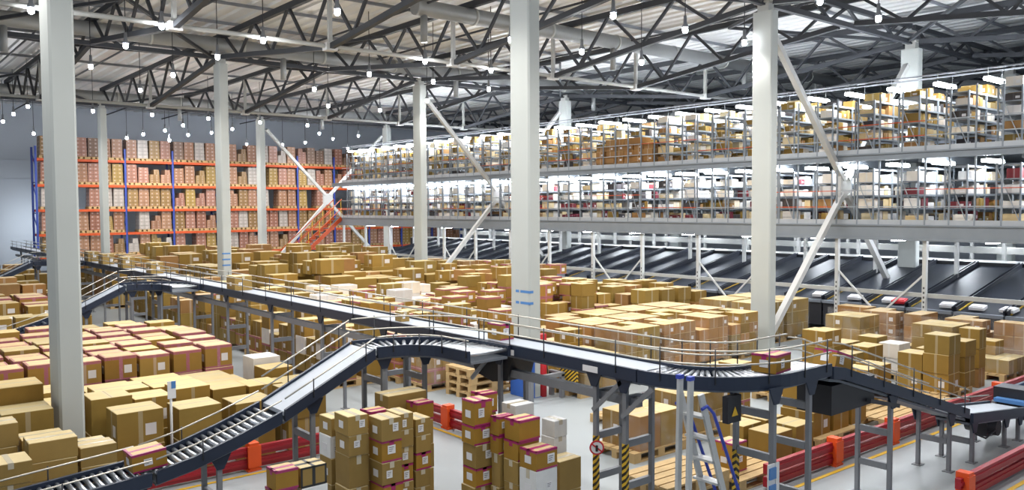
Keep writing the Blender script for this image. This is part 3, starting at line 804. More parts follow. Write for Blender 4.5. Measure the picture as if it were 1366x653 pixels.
# ------------------------------------------------------------------ red floor barriers
def barrier(p0, p1, lab, posts):
    a, b = Vector((*p0, 0)), Vector((*p1, 0)); d = (b-a); L = d.length; ang = math.atan2(d.y, d.x)
    t = thing('floor_barrier', lab, 'barrier', (a.x, a.y, 0), ang)
    for z in (.10, .27):
        MB().box(0, L, -.02, .05, z-.065, z+.065).box(0, L, -.035, -.02, z-.02, z+.02).build('barrier_rail', M['red_rail'], t)
    for q in posts:
        MB().box(q-.10, q+.10, -.09, .09, 0, .03).box(q-.07, q+.07, -.085, .075, .03, .40).box(q-.095, q+.095, -.095, -.07, .06, .36).build('barrier_post', M['orange'], t)
    m = MB(); m.box(0, L, -.22, -.16, 0.002, .006); m.build('floor_line', M['yellow'], t)
barrier((2.6, 11.25), (6.5, 11.25), 'red barrier with orange post on the floor behind the nearest rising conveyor', (1.9, 4.6))
barrier((7.9, 12.6), (7.9, 9.6), 'short red barrier with orange post on the open floor between the carton stacks', (1.35,))
barrier((9.3, 6.06), (20.2, 5.94), 'long red barrier with orange posts beside the sloping conveyor', (1.66, 3.34, 7.4, 9.2))
barrier((10.6, 4.2), (14.5, 4.2), 'red barrier at the bottom corner in front of the low conveyor', (.15,))
barrier((2.0, 20.2), (6.3, 20.2), 'distant red barrier with orange post in front of the second rising conveyor', (1.0, 3.9))
barrier((5.9, 14.6), (6.4, 20.0), 'red barrier running along the inner side of the pink taped stock', (.5,))
# ------------------------------------------------------------------ cartons
def carton_mb(l, w, h, b=None, off=(0, 0, 0), rz=0.0, cut=True, ch=.006):
    """a closed carton: chamfered edges, lid material on top, per-face coordinates for tape and print"""
    b = b or MB()
    if b.uv is None: b.uv = []
    x, y, k = l/2, w/2, ch if cut else 0
    cz, sz = math.cos(rz), math.sin(rz)
    P = lambda a: (off[0]+a[0]*cz-a[1]*sz, off[1]+a[0]*sz+a[1]*cz, off[2]+a[2])
    o = len(b.v)
    if cut:
        ring = [(-x, -y, 0), (x, -y, 0), (x, y, 0), (-x, y, 0)]; r1 = [(p[0], p[1], h-k) for p in ring]; r2 = [(p[0]*(x-k)/x, p[1]*(y-k)/y, h) for p in ring]
        b.v += [P(p) for p in ring+r1+r2]
        for i in range(4):
            j = (i+1) % 4
            b.face([o+i, o+j, o+4+j, o+4+i], 0); b.uv += [0, 0, 1, 0, 1, 1, 0, 1]
            b.face([o+4+i, o+4+j, o+8+j, o+8+i], 1); b.uv += [.3, .2]*4
        t = 8
    else:
        ring = [(-x, -y, 0), (x, -y, 0), (x, y, 0), (-x, y, 0)]; b.v += [P(p) for p in ring+[(p[0], p[1], h) for p in ring]]
        for i in range(4):
            j = (i+1) % 4; b.face([o+i, o+j, o+4+j, o+4+i], 0); b.uv += [0, 0, 1, 0, 1, 1, 0, 1]
        t = 4
    b.face([o+t, o+t+1, o+t+2, o+t+3], 1)
    b.uv += [0, 0, 1, 0, 1, 1, 0, 1] if l >= w else [0, 0, 0, 1, 1, 1, 1, 0]
    b.face([o+3, o+2, o+1, o], 0); b.uv += [0, 0]*4
    return b
CM = {}
def carton_mesh(l, w, h, st):
    key = (round(l*25), round(w*25), round(h*25), st)
    if key not in CM: CM[key] = (carton_mb(key[0]/25, key[1]/25, key[2]/25).mesh(st + ' carton', M[st]), (key[0]/25, key[1]/25, key[2]/25))
    return CM[key]
NAME = {'brown': 'cardboard_box', 'rust': 'cardboard_box', 'pink': 'tape_edged_box', 'white': 'white_box', 'cream': 'cardboard_box', 'dark': 'dark_box', 'red': 'red_box'}
CAT = {'cardboard_box': 'cardboard box', 'tape_edged_box': 'cardboard box', 'white_box': 'cardboard box'}
SPEC = []                                            # (px area, x, y, z, l, w, h, rz, style, zone phrase)
cr = random.Random(21)
def add(x, y, z, l, w, h, rz, st, zone):
    p = pix((x, y, z+h/2))
    if p is None or not (-60 < p[0] < 1430 and -60 < p[1] < 720): return
    SPEC.append(((l+w)*.7*h*(FPX/p[2])**2 + l*w*(FPX/p[2])**2*max(0, EYE-z-h)/p[2], x, y, z, l, w, h, rz, st, zone))
def block(x0, x1, y0, y1, size, layers, styles, zone, z0=.144, jit=.02, hj=.12, hole=.03, pallets=True, allside=False):
    if y1-y0 < .84 or x1-x0 < 1.2: z0 = .003
    allside = allside or x0 < 7
    l, w, h = size; nx = max(1, int((x1-x0)/(l+.012))); ny = max(1, int((y1-y0)/(w+.012)))
    dx, dy = (x1-x0)/nx, (y1-y0)/ny
    H = [[cr.choice(layers) if cr.random() > hole else max(1, min(layers)-1) for _ in range(ny)] for _ in range(nx)]
    hc = [[h*(1+cr.uniform(-hj, hj)) for _ in range(ny)] for _ in range(nx)]
    for i in range(nx):
        for j in range(ny):
            n = H[i][j]
            for k in range(n):
                top = k == n-1
                side = i == 0 or j == 0 or k >= min(H[i-1][j] if i else 0, H[i][j-1] if j else 0) or (allside and (i == nx-1 or k >= H[i+1][j]))
                if not (top or side): continue
                hh = hc[i][j]; a = cr.uniform(.92, .995)
                st = cr.choices([s for s, _ in styles], [q for _, q in styles])[0]
                add(x0+dx*(i+.5)+cr.uniform(-jit, jit)*.3, y0+dy*(j+.5)+cr.uniform(-jit, jit)*.3, z0+k*hh, min(l, dx)*a, min(w, dy)*a, hh-.003, cr.uniform(-jit, jit)*.6 if top else 0, st, zone)
    if z0 > .1:
        for i in range(int((x1-x0+.02)/1.22)): PALLET_SPOTS.append((x0+.61+i*1.22, y0+.41))
PALLET_SPOTS = []
B_, P_, W_, R_ = 'brown', 'pink', 'white', 'rust'
# low stock left of the long conveyor
Z1 = 'in the low block around the leftmost column'
block(2.75, 6.0, 11.75, 12.35, (.64, .58, .48), (2,), [(B_, 1)], Z1, jit=.015, hole=0)
block(1.5, 2.15, 11.75, 13.0, (.62, .6, .42), (2, 3), [(B_, 1)], Z1, jit=.015, hole=0)
block(2.7, 6.1, 12.5, 13.1, (.55, .56, .47), (2,), [(B_, 1)], Z1, jit=.02, hole=0)
block(1.3, 2.1, 13.05, 14.5, (.66, .6, .5), (2,), [(B_, 1)], Z1, jit=.02)
block(2.15, 5.25, 13.15, 14.5, (.74, .64, .40), (2,), [(B_, 14), (W_, 1)], Z1, jit=.03, hole=.04)
block(5.3, 6.3, 13.2, 14.3, (.5, .5, .5), (2,), [(W_, 2), (B_, 1)], Z1, jit=.03, hole=.0)
Z2 = 'in the block behind the low brown stock'
block(1.2, 5.65, 14.85, 15.4, (.52, .5, .40), (3,), [(P_, 1)], Z2, jit=.02, hole=0, hj=.03)
block(1.6, 5.75, 15.5, 18.9, (.55, .46, .36), (3,), [(P_, 5), (B_, 2)], Z2, jit=.04, hj=.05)
block(2.2, 5.2, 18.9, 19.9, (.6, .5, .36), (3,), [(P_, 3), (B_, 3)], Z2, jit=.04, hj=.05)
Z3 = 'in the stock behind the second rising conveyor'
block(2.4, 4.9, 22.0, 24.6, (.7, .5, .32), (2, 3), [(B_, 5), (W_, 3)], Z3, jit=.04)
block(3.0, 5.6, 25.0, 28.5, (.7, .55, .34), (3,), [(B_, 5), (P_, 2)], Z3, jit=.04)
block(3.8, 6.0, 29.0, 31.5, (.7, .6, .42), (2, 3), [(R_, 5), (B_, 2)], Z3, jit=.04)
block(4.5, 6.3, 34.0, 41.0, (.8, .7, .42), (2, 3), [(B_, 5), (R_, 2)], Z3, jit=.04)
# stock beside and beyond the long conveyor
Z4 = 'in stacks just behind the long conveyor'
block(7.8, 9.1, 15.2, 19.0, (.5, .45, .34), (2, 3, 3), [(B_, 5), (P_, 2), (W_, 1)], Z4, jit=.04)
block(8.0, 9.4, 19.6, 24.5, (.52, .5, .34), (2, 3, 4), [(B_, 6), (P_, 2), (R_, 1)], Z4, jit=.05)
block(8.0, 10.2, 25.5, 31.0, (.6, .5, .38), (2, 3), [(B_, 6), (R_, 2)], Z4, jit=.05)
block(7.9, 10.5, 33.0, 40.0, (.7, .6, .4), (3, 4), [(B_, 4), (R_, 2)], Z4, jit=.05)
Z5 = 'between the long conveyor and the mezzanine'
block(9.6, 11.6, 16.9, 19.3, (.56, .42, .3), (3, 4), [(P_, 6), (B_, 4), (W_, 1)], Z5, jit=.05)
block(10.6, 11.5, 13.6, 16.0, (.54, .42, .3), (3,), [(P_, 4), (B_, 4)], Z5, jit=.05)
block(9.6, 11.8, 19.6, 23.4, (.6, .5, .3), (3, 4), [(B_, 4), (W_, 7), (P_, 1)], Z5, jit=.05)
block(11.9, 14.6, 16.75, 19.4, (.56, .45, .3), (3, 4), [(P_, 7), (B_, 4), (W_, 1)], Z5, jit=.06, hole=.06)
block(11.95, 12.95, 19.8, 21.6, (.6, .5, .34), (4,), [(W_, 5), (B_, 2)], Z5, jit=.05, hole=0)
block(13.0, 15.2, 19.8, 23.0, (.6, .5, .3), (3, 4), [(P_, 4), (B_, 4), (W_, 3)], Z5, jit=.06, hole=.06)
block(14.8, 17.6, 17.2, 19.6, (.5, .42, .32), (3, 4, 5), [(P_, 5), (B_, 6), (R_, 1)], Z5, jit=.06, hole=.06)
block(15.6, 18.2, 20.0, 24.0, (.6, .5, .33), (3, 4), [(P_, 4), (B_, 4), (R_, 3)], Z5, jit=.06)
block(18.0, 21.0, 21.0, 27.0, (.6, .5, .34), (3, 4), [(B_, 5), (P_, 3), (R_, 2)], Z5, jit=.06)
block(17.8, 20.8, 15.6, 19.5, (.6, .55, .36), (3,), [(B_, 5), (R_, 1)], Z5, jit=.04, hole=.03)
Z6 = 'in big flat stacks before the far rack'
block(10.8, 13.4, 24.0, 27.6, (.9, .65, .42), (3, 4), [(B_, 1)], Z6, jit=.03)
block(13.6, 17.6, 25.0, 31.5, (.95, .7, .42), (3, 4), [(B_, 9), (R_, 2)], Z6, jit=.04)
block(11.0, 14.6, 30.0, 36.0, (.95, .8, .42), (3, 4), [(B_, 9), (R_, 1)], Z6, jit=.04)
block(15.0, 21.0, 33.0, 39.0, (1.0, .8, .42), (3, 4), [(B_, 6), (R_, 2)], Z6, jit=.04)
block(11.5, 15.5, 37.5, 43.0, (1.0, .8, .45), (3, 4), [(B_, 6), (R_, 2)], Z6, jit=.04)
block(18.6, 21.8, 28.5, 32.5, (.8, .6, .4), (3,), [(B_, 6), (R_, 2)], Z6, jit=.04)
# stacks at the right of the middle column
Z7 = 'in stacks right of the blue footed column'
block(11.75, 12.62, 12.2, 13.5, (.46, .42, .27), (3, 4), [(B_, 5), (P_, 1)], Z7, jit=.03)
block(11.6, 12.62, 13.6, 15.4, (.46, .42, .29), (4, 5, 3), [(B_, 5), (P_, 3)], Z7, jit=.04)
block(13.6, 16.2, 14.95, 16.7, (.48, .42, .3), (3, 4, 5), [(P_, 6), (B_, 5)], Z7, jit=.04)
# loose stock along the red barrier at the right
Z8 = 'in loose piles behind the long red barrier'
block(10.15, 11.3, 6.5, 7.5, (.5, .45, .46), (1, 2), [(B_, 1)], Z8, jit=.03, hole=0)
block(11.5, 13.2, 6.55, 7.4, (.5, .6, .36), (1, 2), [(B_, 1)], Z8, jit=.03, hole=0)
block(11.3, 12.5, 8.2, 9.0, (.42, .4, .3), (1, 2, 3), [(B_, 5), (P_, 2)], Z8, jit=.04, hole=0)
block(13.9, 15.2, 7.0, 8.0, (.42, .5, .3), (1, 2), [(B_, 5), (P_, 1)], Z8, jit=.04, hole=0)
block(16.0, 17.5, 6.6, 7.6, (.5, .48, .33), (2, 3), [(B_, 8), (R_, 1)], Z8, jit=.03, hole=0)
block(17.6, 18.3, 6.5, 7.3, (.34, .4, .36), (2, 2, 3), [(B_, 5), (R_, 1)], Z8, jit=.04, hole=0)
block(15.4, 17.0, 8.2, 9.2, (.62, .42, .32), (2, 3), [(B_, 5)], Z8, jit=.05, hole=0)
block(17.0, 18.5, 9.5, 10.5, (.55, .5, .33), (1, 2, 2), [(B_, 8), (R_, 1)], Z8, jit=.04, hole=0)
block(17.3, 18.6, 8.1, 9.1, (.5, .45, .33), (1, 2, 2), [(B_, 8), (W_, 1)], Z8, jit=.05, hole=0)
block(13.6, 15.0, 8.4, 9.3, (.5, .45, .33), (1, 2), [(B_, 8), (R_, 1)], Z8, jit=.04, hole=0)
block(12.6, 13.8, 9.4, 10.2, (.5, .4, .3), (1, 2), [(B_, 5)], Z8, jit=.05, hole=0)

def level_word(i): return ('topmost', 'second from top', 'third from top', 'fourth from top', 'fifth from top', 'sixth from top', 'seventh from top', 'eighth from top')[min(i, 7)]
LOOK = {'brown': 'plain brown carton', 'pink': 'pink taped carton', 'white': 'white carton', 'rust': 'tan carton'}
lr = random.Random(4)
def rich_carton(x0, x1, y0, y1, z0, z1, st, label, lab=True, rz=0.0, group=None, strap=False, plain=False):
    """a foreground carton with its tape and its paper label as parts"""
    l, w, h = x1-x0-.012, y1-y0-.012, z1-z0-.004
    t = thing(NAME[st], label, 'cardboard box', ((x0+x1)/2, (y0+y1)/2, z0), rz, group)
    base = st
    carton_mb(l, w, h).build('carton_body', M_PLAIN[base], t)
    q = .0015
    long_x = l >= w
    for s in (0,):
        tm = 'tape_clear' if st != 'pink' else 'tape_pink'
        if strap: tm = 'tape_black'
        b = MB()
        tw = .028
        if long_x: b.box(-l/2-q, l/2+q, -tw, tw, h-.001, h+q).box(-l/2-q, -l/2+.001, -tw, tw, h*.72, h).box(l/2-.001, l/2+q, -tw, tw, h*.72, h)
        else: b.box(-tw, tw, -w/2-q, w/2+q, h-.001, h+q).box(-tw, tw, -w/2-q, -w/2+.001, h*.72 if not strap else 0, h)
        if strap: b.box(-tw*.6, tw*.6, -w/2-q, w/2+q, h-.001, h+q).box(-tw*.6, tw*.6, -w/2-q, -w/2+.001, 0, h)
        b.build('packing_tape', M[tm], t)
    if st == 'pink':
        MB().box(-l/2-q, l/2+q, -w/2-q, -w/2+.03, h-.001, h+q).box(-l/2-q, l/2+q, -w/2-q, -w/2+.001, h-.022, h+q).build('edge_tape', M['tape_pink'], t)
        MB().box(-l/2-q, l/2+q, -w/2-q, -w/2+.001, 0, .018).build('edge_tape', M['tape_pink'], t)
        MB().box(-l/2-q, -l/2+.025, -w/2-q, w/2, h-.001, h+q).box(-l/2-q, -l/2+.001, -w/2-q, w/2, h-.02, h+q).build('edge_tape', M['tape_pink'], t)
    if strap:
        for a, c in (((-l/2, 0), (-l/2+.02, h)), ((l/2-.02, 0), (l/2, h)), ((-l/2, h-.02), (l/2, h)), ((-l/2, 0), (l/2, .02))): MB().box(a[0], c[0], -w/2-q, -w/2+.001, a[1], c[1]).build('edge_tape', M['tape_black'], t)
    if lab:
        lw, lh = min(.09, l*.34)*lr.uniform(.8, 1.15), min(.085, h*.42)*lr.uniform(.85, 1.2); cx = l*lr.uniform(-.2, .25); cz_ = h*lr.uniform(.38, .58)
        b = MB().box(cx-lw/2, cx+lw/2, -w/2-.003, -w/2+.001, cz_-lh/2, cz_+lh/2); b.build('paper_label', M['paper'], t)
        b = MB()
        for i in range(3): b.box(cx-lw*.35, cx+lw*(.30-.12*i), -w/2-.0036, -w/2-.002, cz_+lh*(.22-.22*i), cz_+lh*(.28-.22*i))
        b.build('printed_line', M['black'], t)
        if w > .2:
            MB().box(-l/2-.003, -l/2+.001, -.05, .05, h*.3, h*.3+.08).build('paper_label', M['paper'], t)
    return t
M_PLAIN = {}
def plain_mats():
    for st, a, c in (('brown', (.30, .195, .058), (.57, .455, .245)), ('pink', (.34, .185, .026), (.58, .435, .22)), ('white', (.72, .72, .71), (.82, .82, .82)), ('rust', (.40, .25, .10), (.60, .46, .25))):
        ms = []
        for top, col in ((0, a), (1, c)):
            m, t, b = base_mat('%s board %s' % (st, 'lid' if top else 'side'))
            oi = t.new('ShaderNodeObjectInfo').outputs['Random']; n = t.noise(t.new('ShaderNodeTexCoord').outputs['Object'], 7.0)
            u = t.new('ShaderNodeSeparateXYZ'); t.l.new(t.new('ShaderNodeTexCoord').outputs['UV'], u.inputs[0])
            cl = t.scale(col, t.m('ADD', .78, t.m('ADD', t.m('MULTIPLY', oi, .24), t.m('MULTIPLY', n, .24))))
            if top: cl = t.mix(t.m('MULTIPLY', t.band(u.outputs[1], .492, .508), .6), cl, tuple(q*.4 for q in a))
            t.l.new(cl, b.inputs['Base Color']); b.inputs['Roughness'].default_value = .6; b.inputs['Specular IOR Level'].default_value = .3
            ms.append(m)
        M_PLAIN[st] = ms
plain_mats()
def tower(x0, x1, y0, y1, ztop, seq, where, lab=True):
    """one column of cartons from the top down to the pallet board"""
    z = ztop; i = 0; n = len(seq)
    while z > .3:
        h, st = seq[i] if i < n else seq[-1]
        z0 = z-h
        if z0 < .3: z0 = .145
        strap = st == 'strap'
        st = 'brown' if strap else st
        jx, jy = lr.uniform(-.010, .010), lr.uniform(-.010, .010)
        rich_carton(x0+jx, x1+jx-.006, y0+jy, y1+jy-.006, z0, z, st, '%s, %s in the %s' % (('black taped carton' if strap else LOOK[st]), level_word(i), where), lab and lr.random() < .8, strap=strap, rz=lr.uniform(-.025, .025) if i < 2 else 0)
        z = z0; i += 1
# pile in front of the rising conveyor
tower(4.28, 4.54, 8.00, 8.34, 1.43, [(.22, 'brown'), (.23, 'brown'), (.36, 'brown'), (.24, 'brown')], 'corner tower before the rising conveyor')
tower(4.27, 4.53, 8.40, 8.70, 1.33, [(.21, 'brown'), (.25, 'white'), (.3, 'brown'), (.25, 'brown')], 'rear tower with one white carton')
tower(4.57, 4.84, 7.78, 8.08, 1.39, [(.25, 'brown'), (.24, 'pink'), (.25, 'brown'), (.25, 'pink')], 'tower right of the corner tower')
tower(4.87, 5.07, 7.90, 8.22, 1.38, [(.19, 'brown'), (.20, 'brown'), (.2, 'brown'), (.2, 'pink'), (.2, 'brown')], 'slim labelled tower before the rising conveyor')
tower(5.09, 5.31, 7.90, 8.22, 1.28, [(.20, 'brown'), (.20, 'brown'), (.2, 'pink'), (.2, 'brown'), (.2, 'brown')], 'end tower before the rising conveyor')
tower(4.75, 5.02, 8.36, 8.62, 1.33, [(.20, 'pink'), (.3, 'brown'), (.3, 'brown')], 'hidden rear tower behind the label tower')
tower(5.18, 5.76, 8.68, 9.02, 1.40, [(.30, 'brown'), (.3, 'brown'), (.3, 'brown')], 'stack of long cartons behind', False)
tower(5.40, 5.66, 8.36, 8.62, 1.33, [(.22, 'pink'), (.3, 'brown'), (.3, 'brown')], 'small tower beside the long cartons')
tower(3.24, 3.49, 7.55, 7.80, 1.15, [(.20, 'pink'), (.22, 'pink'), (.25, 'brown')], 'pink half of the low bottom pair')
tower(3.52, 3.82, 7.57, 7.84, 1.12, [(.21, 'strap'), (.2, 'white'), (.25, 'brown')], 'strapped half of the low bottom pair')
# pile beside the open floor
tower(5.36, 5.62, 7.14, 7.40, 1.58, [(.28, 'pink'), (.21, 'pink'), (.26, 'brown'), (.21, 'pink'), (.25, 'brown')], 'tall left tower on the open floor')
tower(5.85, 6.10, 7.66, 7.90, 1.50, [(.24, 'pink'), (.25, 'brown'), (.25, 'brown')], 'rear tower on the open floor')
tower(6.12, 6.42, 7.34, 7.62, 1.38, [(.2, 'white'), (.4, 'white'), (.3, 'white')], 'tall white stack on the open floor', False)
tower(6.44, 6.66, 7.03, 7.27, 1.20, [(.2, 'white'), (.2, 'white'), (.3, 'white')], 'lower white stack beside the main belt', False)
tower(5.55, 5.78, 6.96, 7.12, 1.41, [(.21, 'pink'), (.2, 'pink'), (.37, 'brown'), (.25, 'brown')], 'narrow middle tower on the open floor')
tower(5.60, 5.92, 6.68, 6.94, 1.41, [(.23, 'pink'), (.21, 'pink'), (.25, 'brown'), (.25, 'brown')], 'middle tower on the open floor')
tower(5.58, 5.90, 6.38, 6.66, 1.15, [(.21, 'pink'), (.34, 'white'), (.3, 'white')], 'nearest low tower on the open floor')
tower(6.22, 6.58, 6.72, 6.98, .84, [(.36, 'brown'), (.34, 'brown')], 'low kraft stack', False)
# pile left of the nearest rising conveyor
tower(1.20, 1.62, 11.06, 11.46, 1.22, [(.28, 'brown'), (.26, 'brown'), (.26, 'brown')], 'tall stack at the left edge', False)
tower(1.64, 2.16, 10.62, 11.02, 1.05, [(.24, 'brown'), (.22, 'brown'), (.24, 'brown')], 'wide stack left of the leftmost column', False)
tower(2.2, 2.62, 10.75, 11.1, .86, [(.24, 'brown'), (.24, 'brown')], 'stack right before the leftmost column foot', False)
tower(1.18, 1.60, 10.12, 10.55, 1.00, [(.24, 'brown'), (.24, 'brown')], 'left edge stack by the rollers', False)
tower(2.3, 2.62, 11.2, 11.5, .80, [(.24, 'brown'), (.24, 'brown')], 'small stack touching the leftmost column', False)
tower(1.66, 2.14, 11.1, 11.5, .98, [(.24, 'brown'), (.24, 'brown')], 'rear stack left of the column', False)
# pallets under those piles
def put_pallet(x, y, lab, rz=0.0, grp=None, z=0.0):
    t = link('wooden_pallet', PAL, None, (x, y, z), rz)
    tag(t, lab, 'pallet', grp); return t
put_pallet(4.75, 8.25, 'wooden pallet under the pile before the rising conveyor'); put_pallet(5.75, 6.95, 'wooden pallet under the pile on the open floor')

# cartons travelling on the conveyors
def on_belt(x, y, z, l, w, h, st, lab, rz=0.0, pitch=0.0):
    t = rich_carton(x-l/2, x+l/2, y-w/2, y+w/2, z, z+h, st, lab, True, rz)
    if pitch: t.rotation_euler = (0, pitch, rz)
    return t
on_belt(2.585, 9.46, .884, .37, .36, .2, 'pink', 'brown carton with pink edges riding low on the nearest rollers', 0, -.085)
on_belt(7.05, 8.78, 1.902, .24, .30, .22, 'pink', 'carton with pink strip riding the long belt before the blue footed column')
on_belt(7.9, 5.10, 1.902, .36, .30, .20, 'pink', 'carton with pink edge and two labels riding the conveyor bend', .12)
on_belt(9.10, 5.06, 1.775, .40, .30, .20, 'pink', 'pink edged carton at the top of the sloping belt', 0, .29)
on_belt(6.98, 11.2, 1.902, .16, .2, .16, 'brown', 'small brown carton on the long belt just past the roller curve')
on_belt(6.98, 18.0, 1.902, .4, .5, .32, 'brown', 'brown carton with white label on the long belt in mid hall')
on_belt(7.0, 24.3, 1.902, .34, .5, .32, 'brown', 'brown carton at the second merge of the long belt')
for i, (y, q) in enumerate(((27.2, 'first'), (29.6, 'second'), (31.6, 'third'), (34.5, 'fourth'), (36.8, 'fifth'), (39.4, 'sixth'))):
    on_belt(7.0, y, 1.902, .36, .6, .34, 'brown', 'distant carton with pale label on the long belt, %s beyond the second merge' % q)

# ------------------------------------------------------------------ film wrapped pallet loads with their cartons as parts
def wrapped_load(x, y, nx, ny, nz, size, lab, grp, film=True, st='brown', rz=0.0, top=None, pal=True):
    l, w, h = size
    t = thing('wrapped_carton_load', lab, 'pallet load', (x, y, 0), rz, grp)
    if pal: link('pallet', PAL, t, (0, 0, 0))
    for i in range(nx):
        for j in range(ny):
            n = nz if top is None else max(1, nz-(1 if cr.random() < top else 0))
            for k in range(n):
                if not (i == 0 or j == 0 or k >= n-1): continue
                me, dm = carton_mesh(l*.985, w*.985, h*.985, st if cr.random() < .92 else 'rust')
                o = link('carton', me, t, (l*(i-(nx-1)/2), w*(j-(ny-1)/2), .145+k*h)); o.rotation_euler = (0, 0, 0)
                o.scale = (l*.985/dm[0], w*.985/dm[1], h*.985/dm[2])
    if film:
        X, Y, Z = l*nx/2+.012, w*ny/2+.012, nz*h+.12
        b = MB(); b.v += [(-X, -Y, .1), (X, -Y, .1), (X, Y, .1), (-X, Y, .1), (-X, -Y, Z), (X, -Y, Z), (X, Y, Z), (-X, Y, Z)]
        for q in ((0, 1, 5, 4), (1, 2, 6, 5), (2, 3, 7, 6), (3, 0, 4, 7)): b.face(list(q))
        b.build('stretch_film', M['film'], t)
    return t
GL = 'in the square block beside the bend column'
for i, x in enumerate((13.3, 14.53, 15.76, 16.99)):
    for j, y in enumerate((12.15, 13.18, 14.21)):
        wrapped_load(x, y, 3, 2, 4, (.36, .46, .245), 'film wrapped tan carton loads %s' % GL, 'wrapped loads ' + GL, film=(j == 0), st='rust' if (i+j) % 3 else 'brown', top=.2)
for x, y in ((19.3, 12.9), (20.55, 12.9), (19.3, 13.95), (20.55, 13.95)):
    wrapped_load(x, y, 2, 2, 3, (.54, .46, .33), 'film wrapped brown loads right of the column at the bend, behind its brace', 'wrapped loads right of the column at the bend', st='brown')
GR = 'before the mezzanine posts right of the brace'
for x, y, n in ((20.8, 11.0, 3), (20.7, 10.0, 3), (20.8, 9.0, 3), (20.7, 8.0, 3), (20.9, 7.0, 3), (21.1, 5.9, 3), (21.2, 4.8, 2)):
    wrapped_load(x, y, 2, 2, n, (.46, .42, .30), 'film wrapped tan loads %s' % GR, 'wrapped loads ' + GR, st='rust', top=.25)
for x, y, n in ((19.3, 10.2, 3), (19.2, 9.2, 2), (19.3, 8.1, 3), (19.4, 7.0, 2)):
    wrapped_load(x, y, 2, 2, n, (.48, .44, .30), 'film wrapped loads standing before the row at the mezzanine posts', 'wrapped loads before the mezzanine row', st='brown', top=.3)
for i, (x, y) in enumerate(((9.7, 14.15), (9.7, 15.2), (9.6, 16.25))):
    wrapped_load(x, y, 3, 2, 3, (.38, .42, .30), 'pink taped carton loads on pallets behind the open floor, under the belt', 'pink taped loads on pallets under the belt', st='pink', film=i == 0)
wrapped_load(11.65, 11.7, 2, 2, 2, (.5, .40, .32), 'pallet load of brown cartons beside the metal hoop guard', None, st='brown')
MB().box(11.0, 11.03, 11.35, 11.85, .16, .82).build('hazard_board', M['stripe']).update_tag()
hb = bpy.data.objects['hazard_board']; tag(hb, 'yellow board with black slanting stripes leaning on the pallet load', 'board')
wrapped_load(9.4, 8.3, 2, 2, 1, (.46, .38, .52), 'pair of tall brown cartons on a pallet behind the striped legs', None, st='brown')
wrapped_load(10.64, 8.4, 2, 2, 2, (.42, .38, .3), 'low carton load on a pallet behind the ladder', None, st='brown')
wrapped_load(5.9, 16.6, 1, 2, 4, (.5, .45, .3), 'strapped carton load behind the nearest roller curve', None, st='brown') if False else None
# empty pallets
for k in range(5): put_pallet(10.15+.03*(k % 2), 12.55-.02*k-.5, 'bare wooden pallets in the stack left of the blue column foot', .02*k, 'bare pallets left of the blue column foot', .15*k) if False else None
for k in range(4): put_pallet(9.95, 13.0, 'bare wooden pallets in the stack left of the blue column foot', .03*(k % 3), 'bare pallets left of the blue column foot', .148*k)
for k in range(2): put_pallet(8.3, 6.75, 'bare wooden pallets on the floor below the ladder', -.03*k, 'bare pallets below the ladder', .148*k)
put_pallet(9.55, 6.62, 'bare wooden pallet beside the lone carton near the barrier end')
put_pallet(10.6, 8.9 if False else 9.6, 'bare wooden pallet standing behind the cartons under the bend')
put_pallet(18.9, 6.55 if False else 5.0+.0, 'bare pallet on the floor past the sloping belt') if False else None
rich_carton(9.12, 9.45, 6.45, 6.75, .15, .55, 'pink', 'lone pink taped carton on a bare pallet before the bend legs')
for i, (x, y) in enumerate(((14.0, 6.55), (15.3, 6.55))):
    put_pallet(x, y, 'bare wooden pallets lying behind the red barrier with four posts', 0, 'bare pallets behind the red barrier')

# ------------------------------------------------------------------ turn the carton list into objects: the 300 largest of a kind one by one, the rest as one
SPEC.sort(key=lambda s: -s[0])
count = {}; rest = {}
for s in SPEC:
    n = NAME[s[8]]
    lim = 285 if n == 'cardboard_box' else 240
    if count.get(n, 0) >= lim: rest.setdefault(n, []).append(s); continue
    count[n] = count.get(n, 0)+1
    _, x, y, z, l, w, h, rz, st, zone = s
    me, dm = carton_mesh(l, w, h, st)
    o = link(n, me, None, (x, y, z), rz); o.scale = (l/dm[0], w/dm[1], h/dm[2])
    look = {'brown': 'plain brown cartons', 'rust': 'tan cartons', 'pink': 'cartons edged with pink tape', 'white': 'white cartons'}[st]
    tag(o, '%s %s' % (look, zone), 'cardboard box', '%s %s' % (look, zone))
for n, ss in rest.items():
    by = {}
    for s in ss: by.setdefault(s[8], []).append(s)
    b = MB(); mats = []; 
    for st, q in by.items():
        base = len(mats); mats += M[st]; f0 = len(b.f)
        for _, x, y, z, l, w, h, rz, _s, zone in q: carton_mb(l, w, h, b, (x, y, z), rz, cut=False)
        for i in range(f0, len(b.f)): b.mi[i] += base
    o = b.build('distant_' + n, mats); tag(o, {'cardboard_box': 'smallest distant brown cartons in the far stock', 'tape_edged_box': 'smallest distant pink taped cartons in the far stock', 'white_box': 'smallest distant white cartons'}[n], 'cardboard boxes', None, 'stuff')
for (x, y) in PALLET_SPOTS: put_pallet(x, y, 'wooden pallets carrying the carton stacks, low on the floor', 0, 'pallets under the stacks')

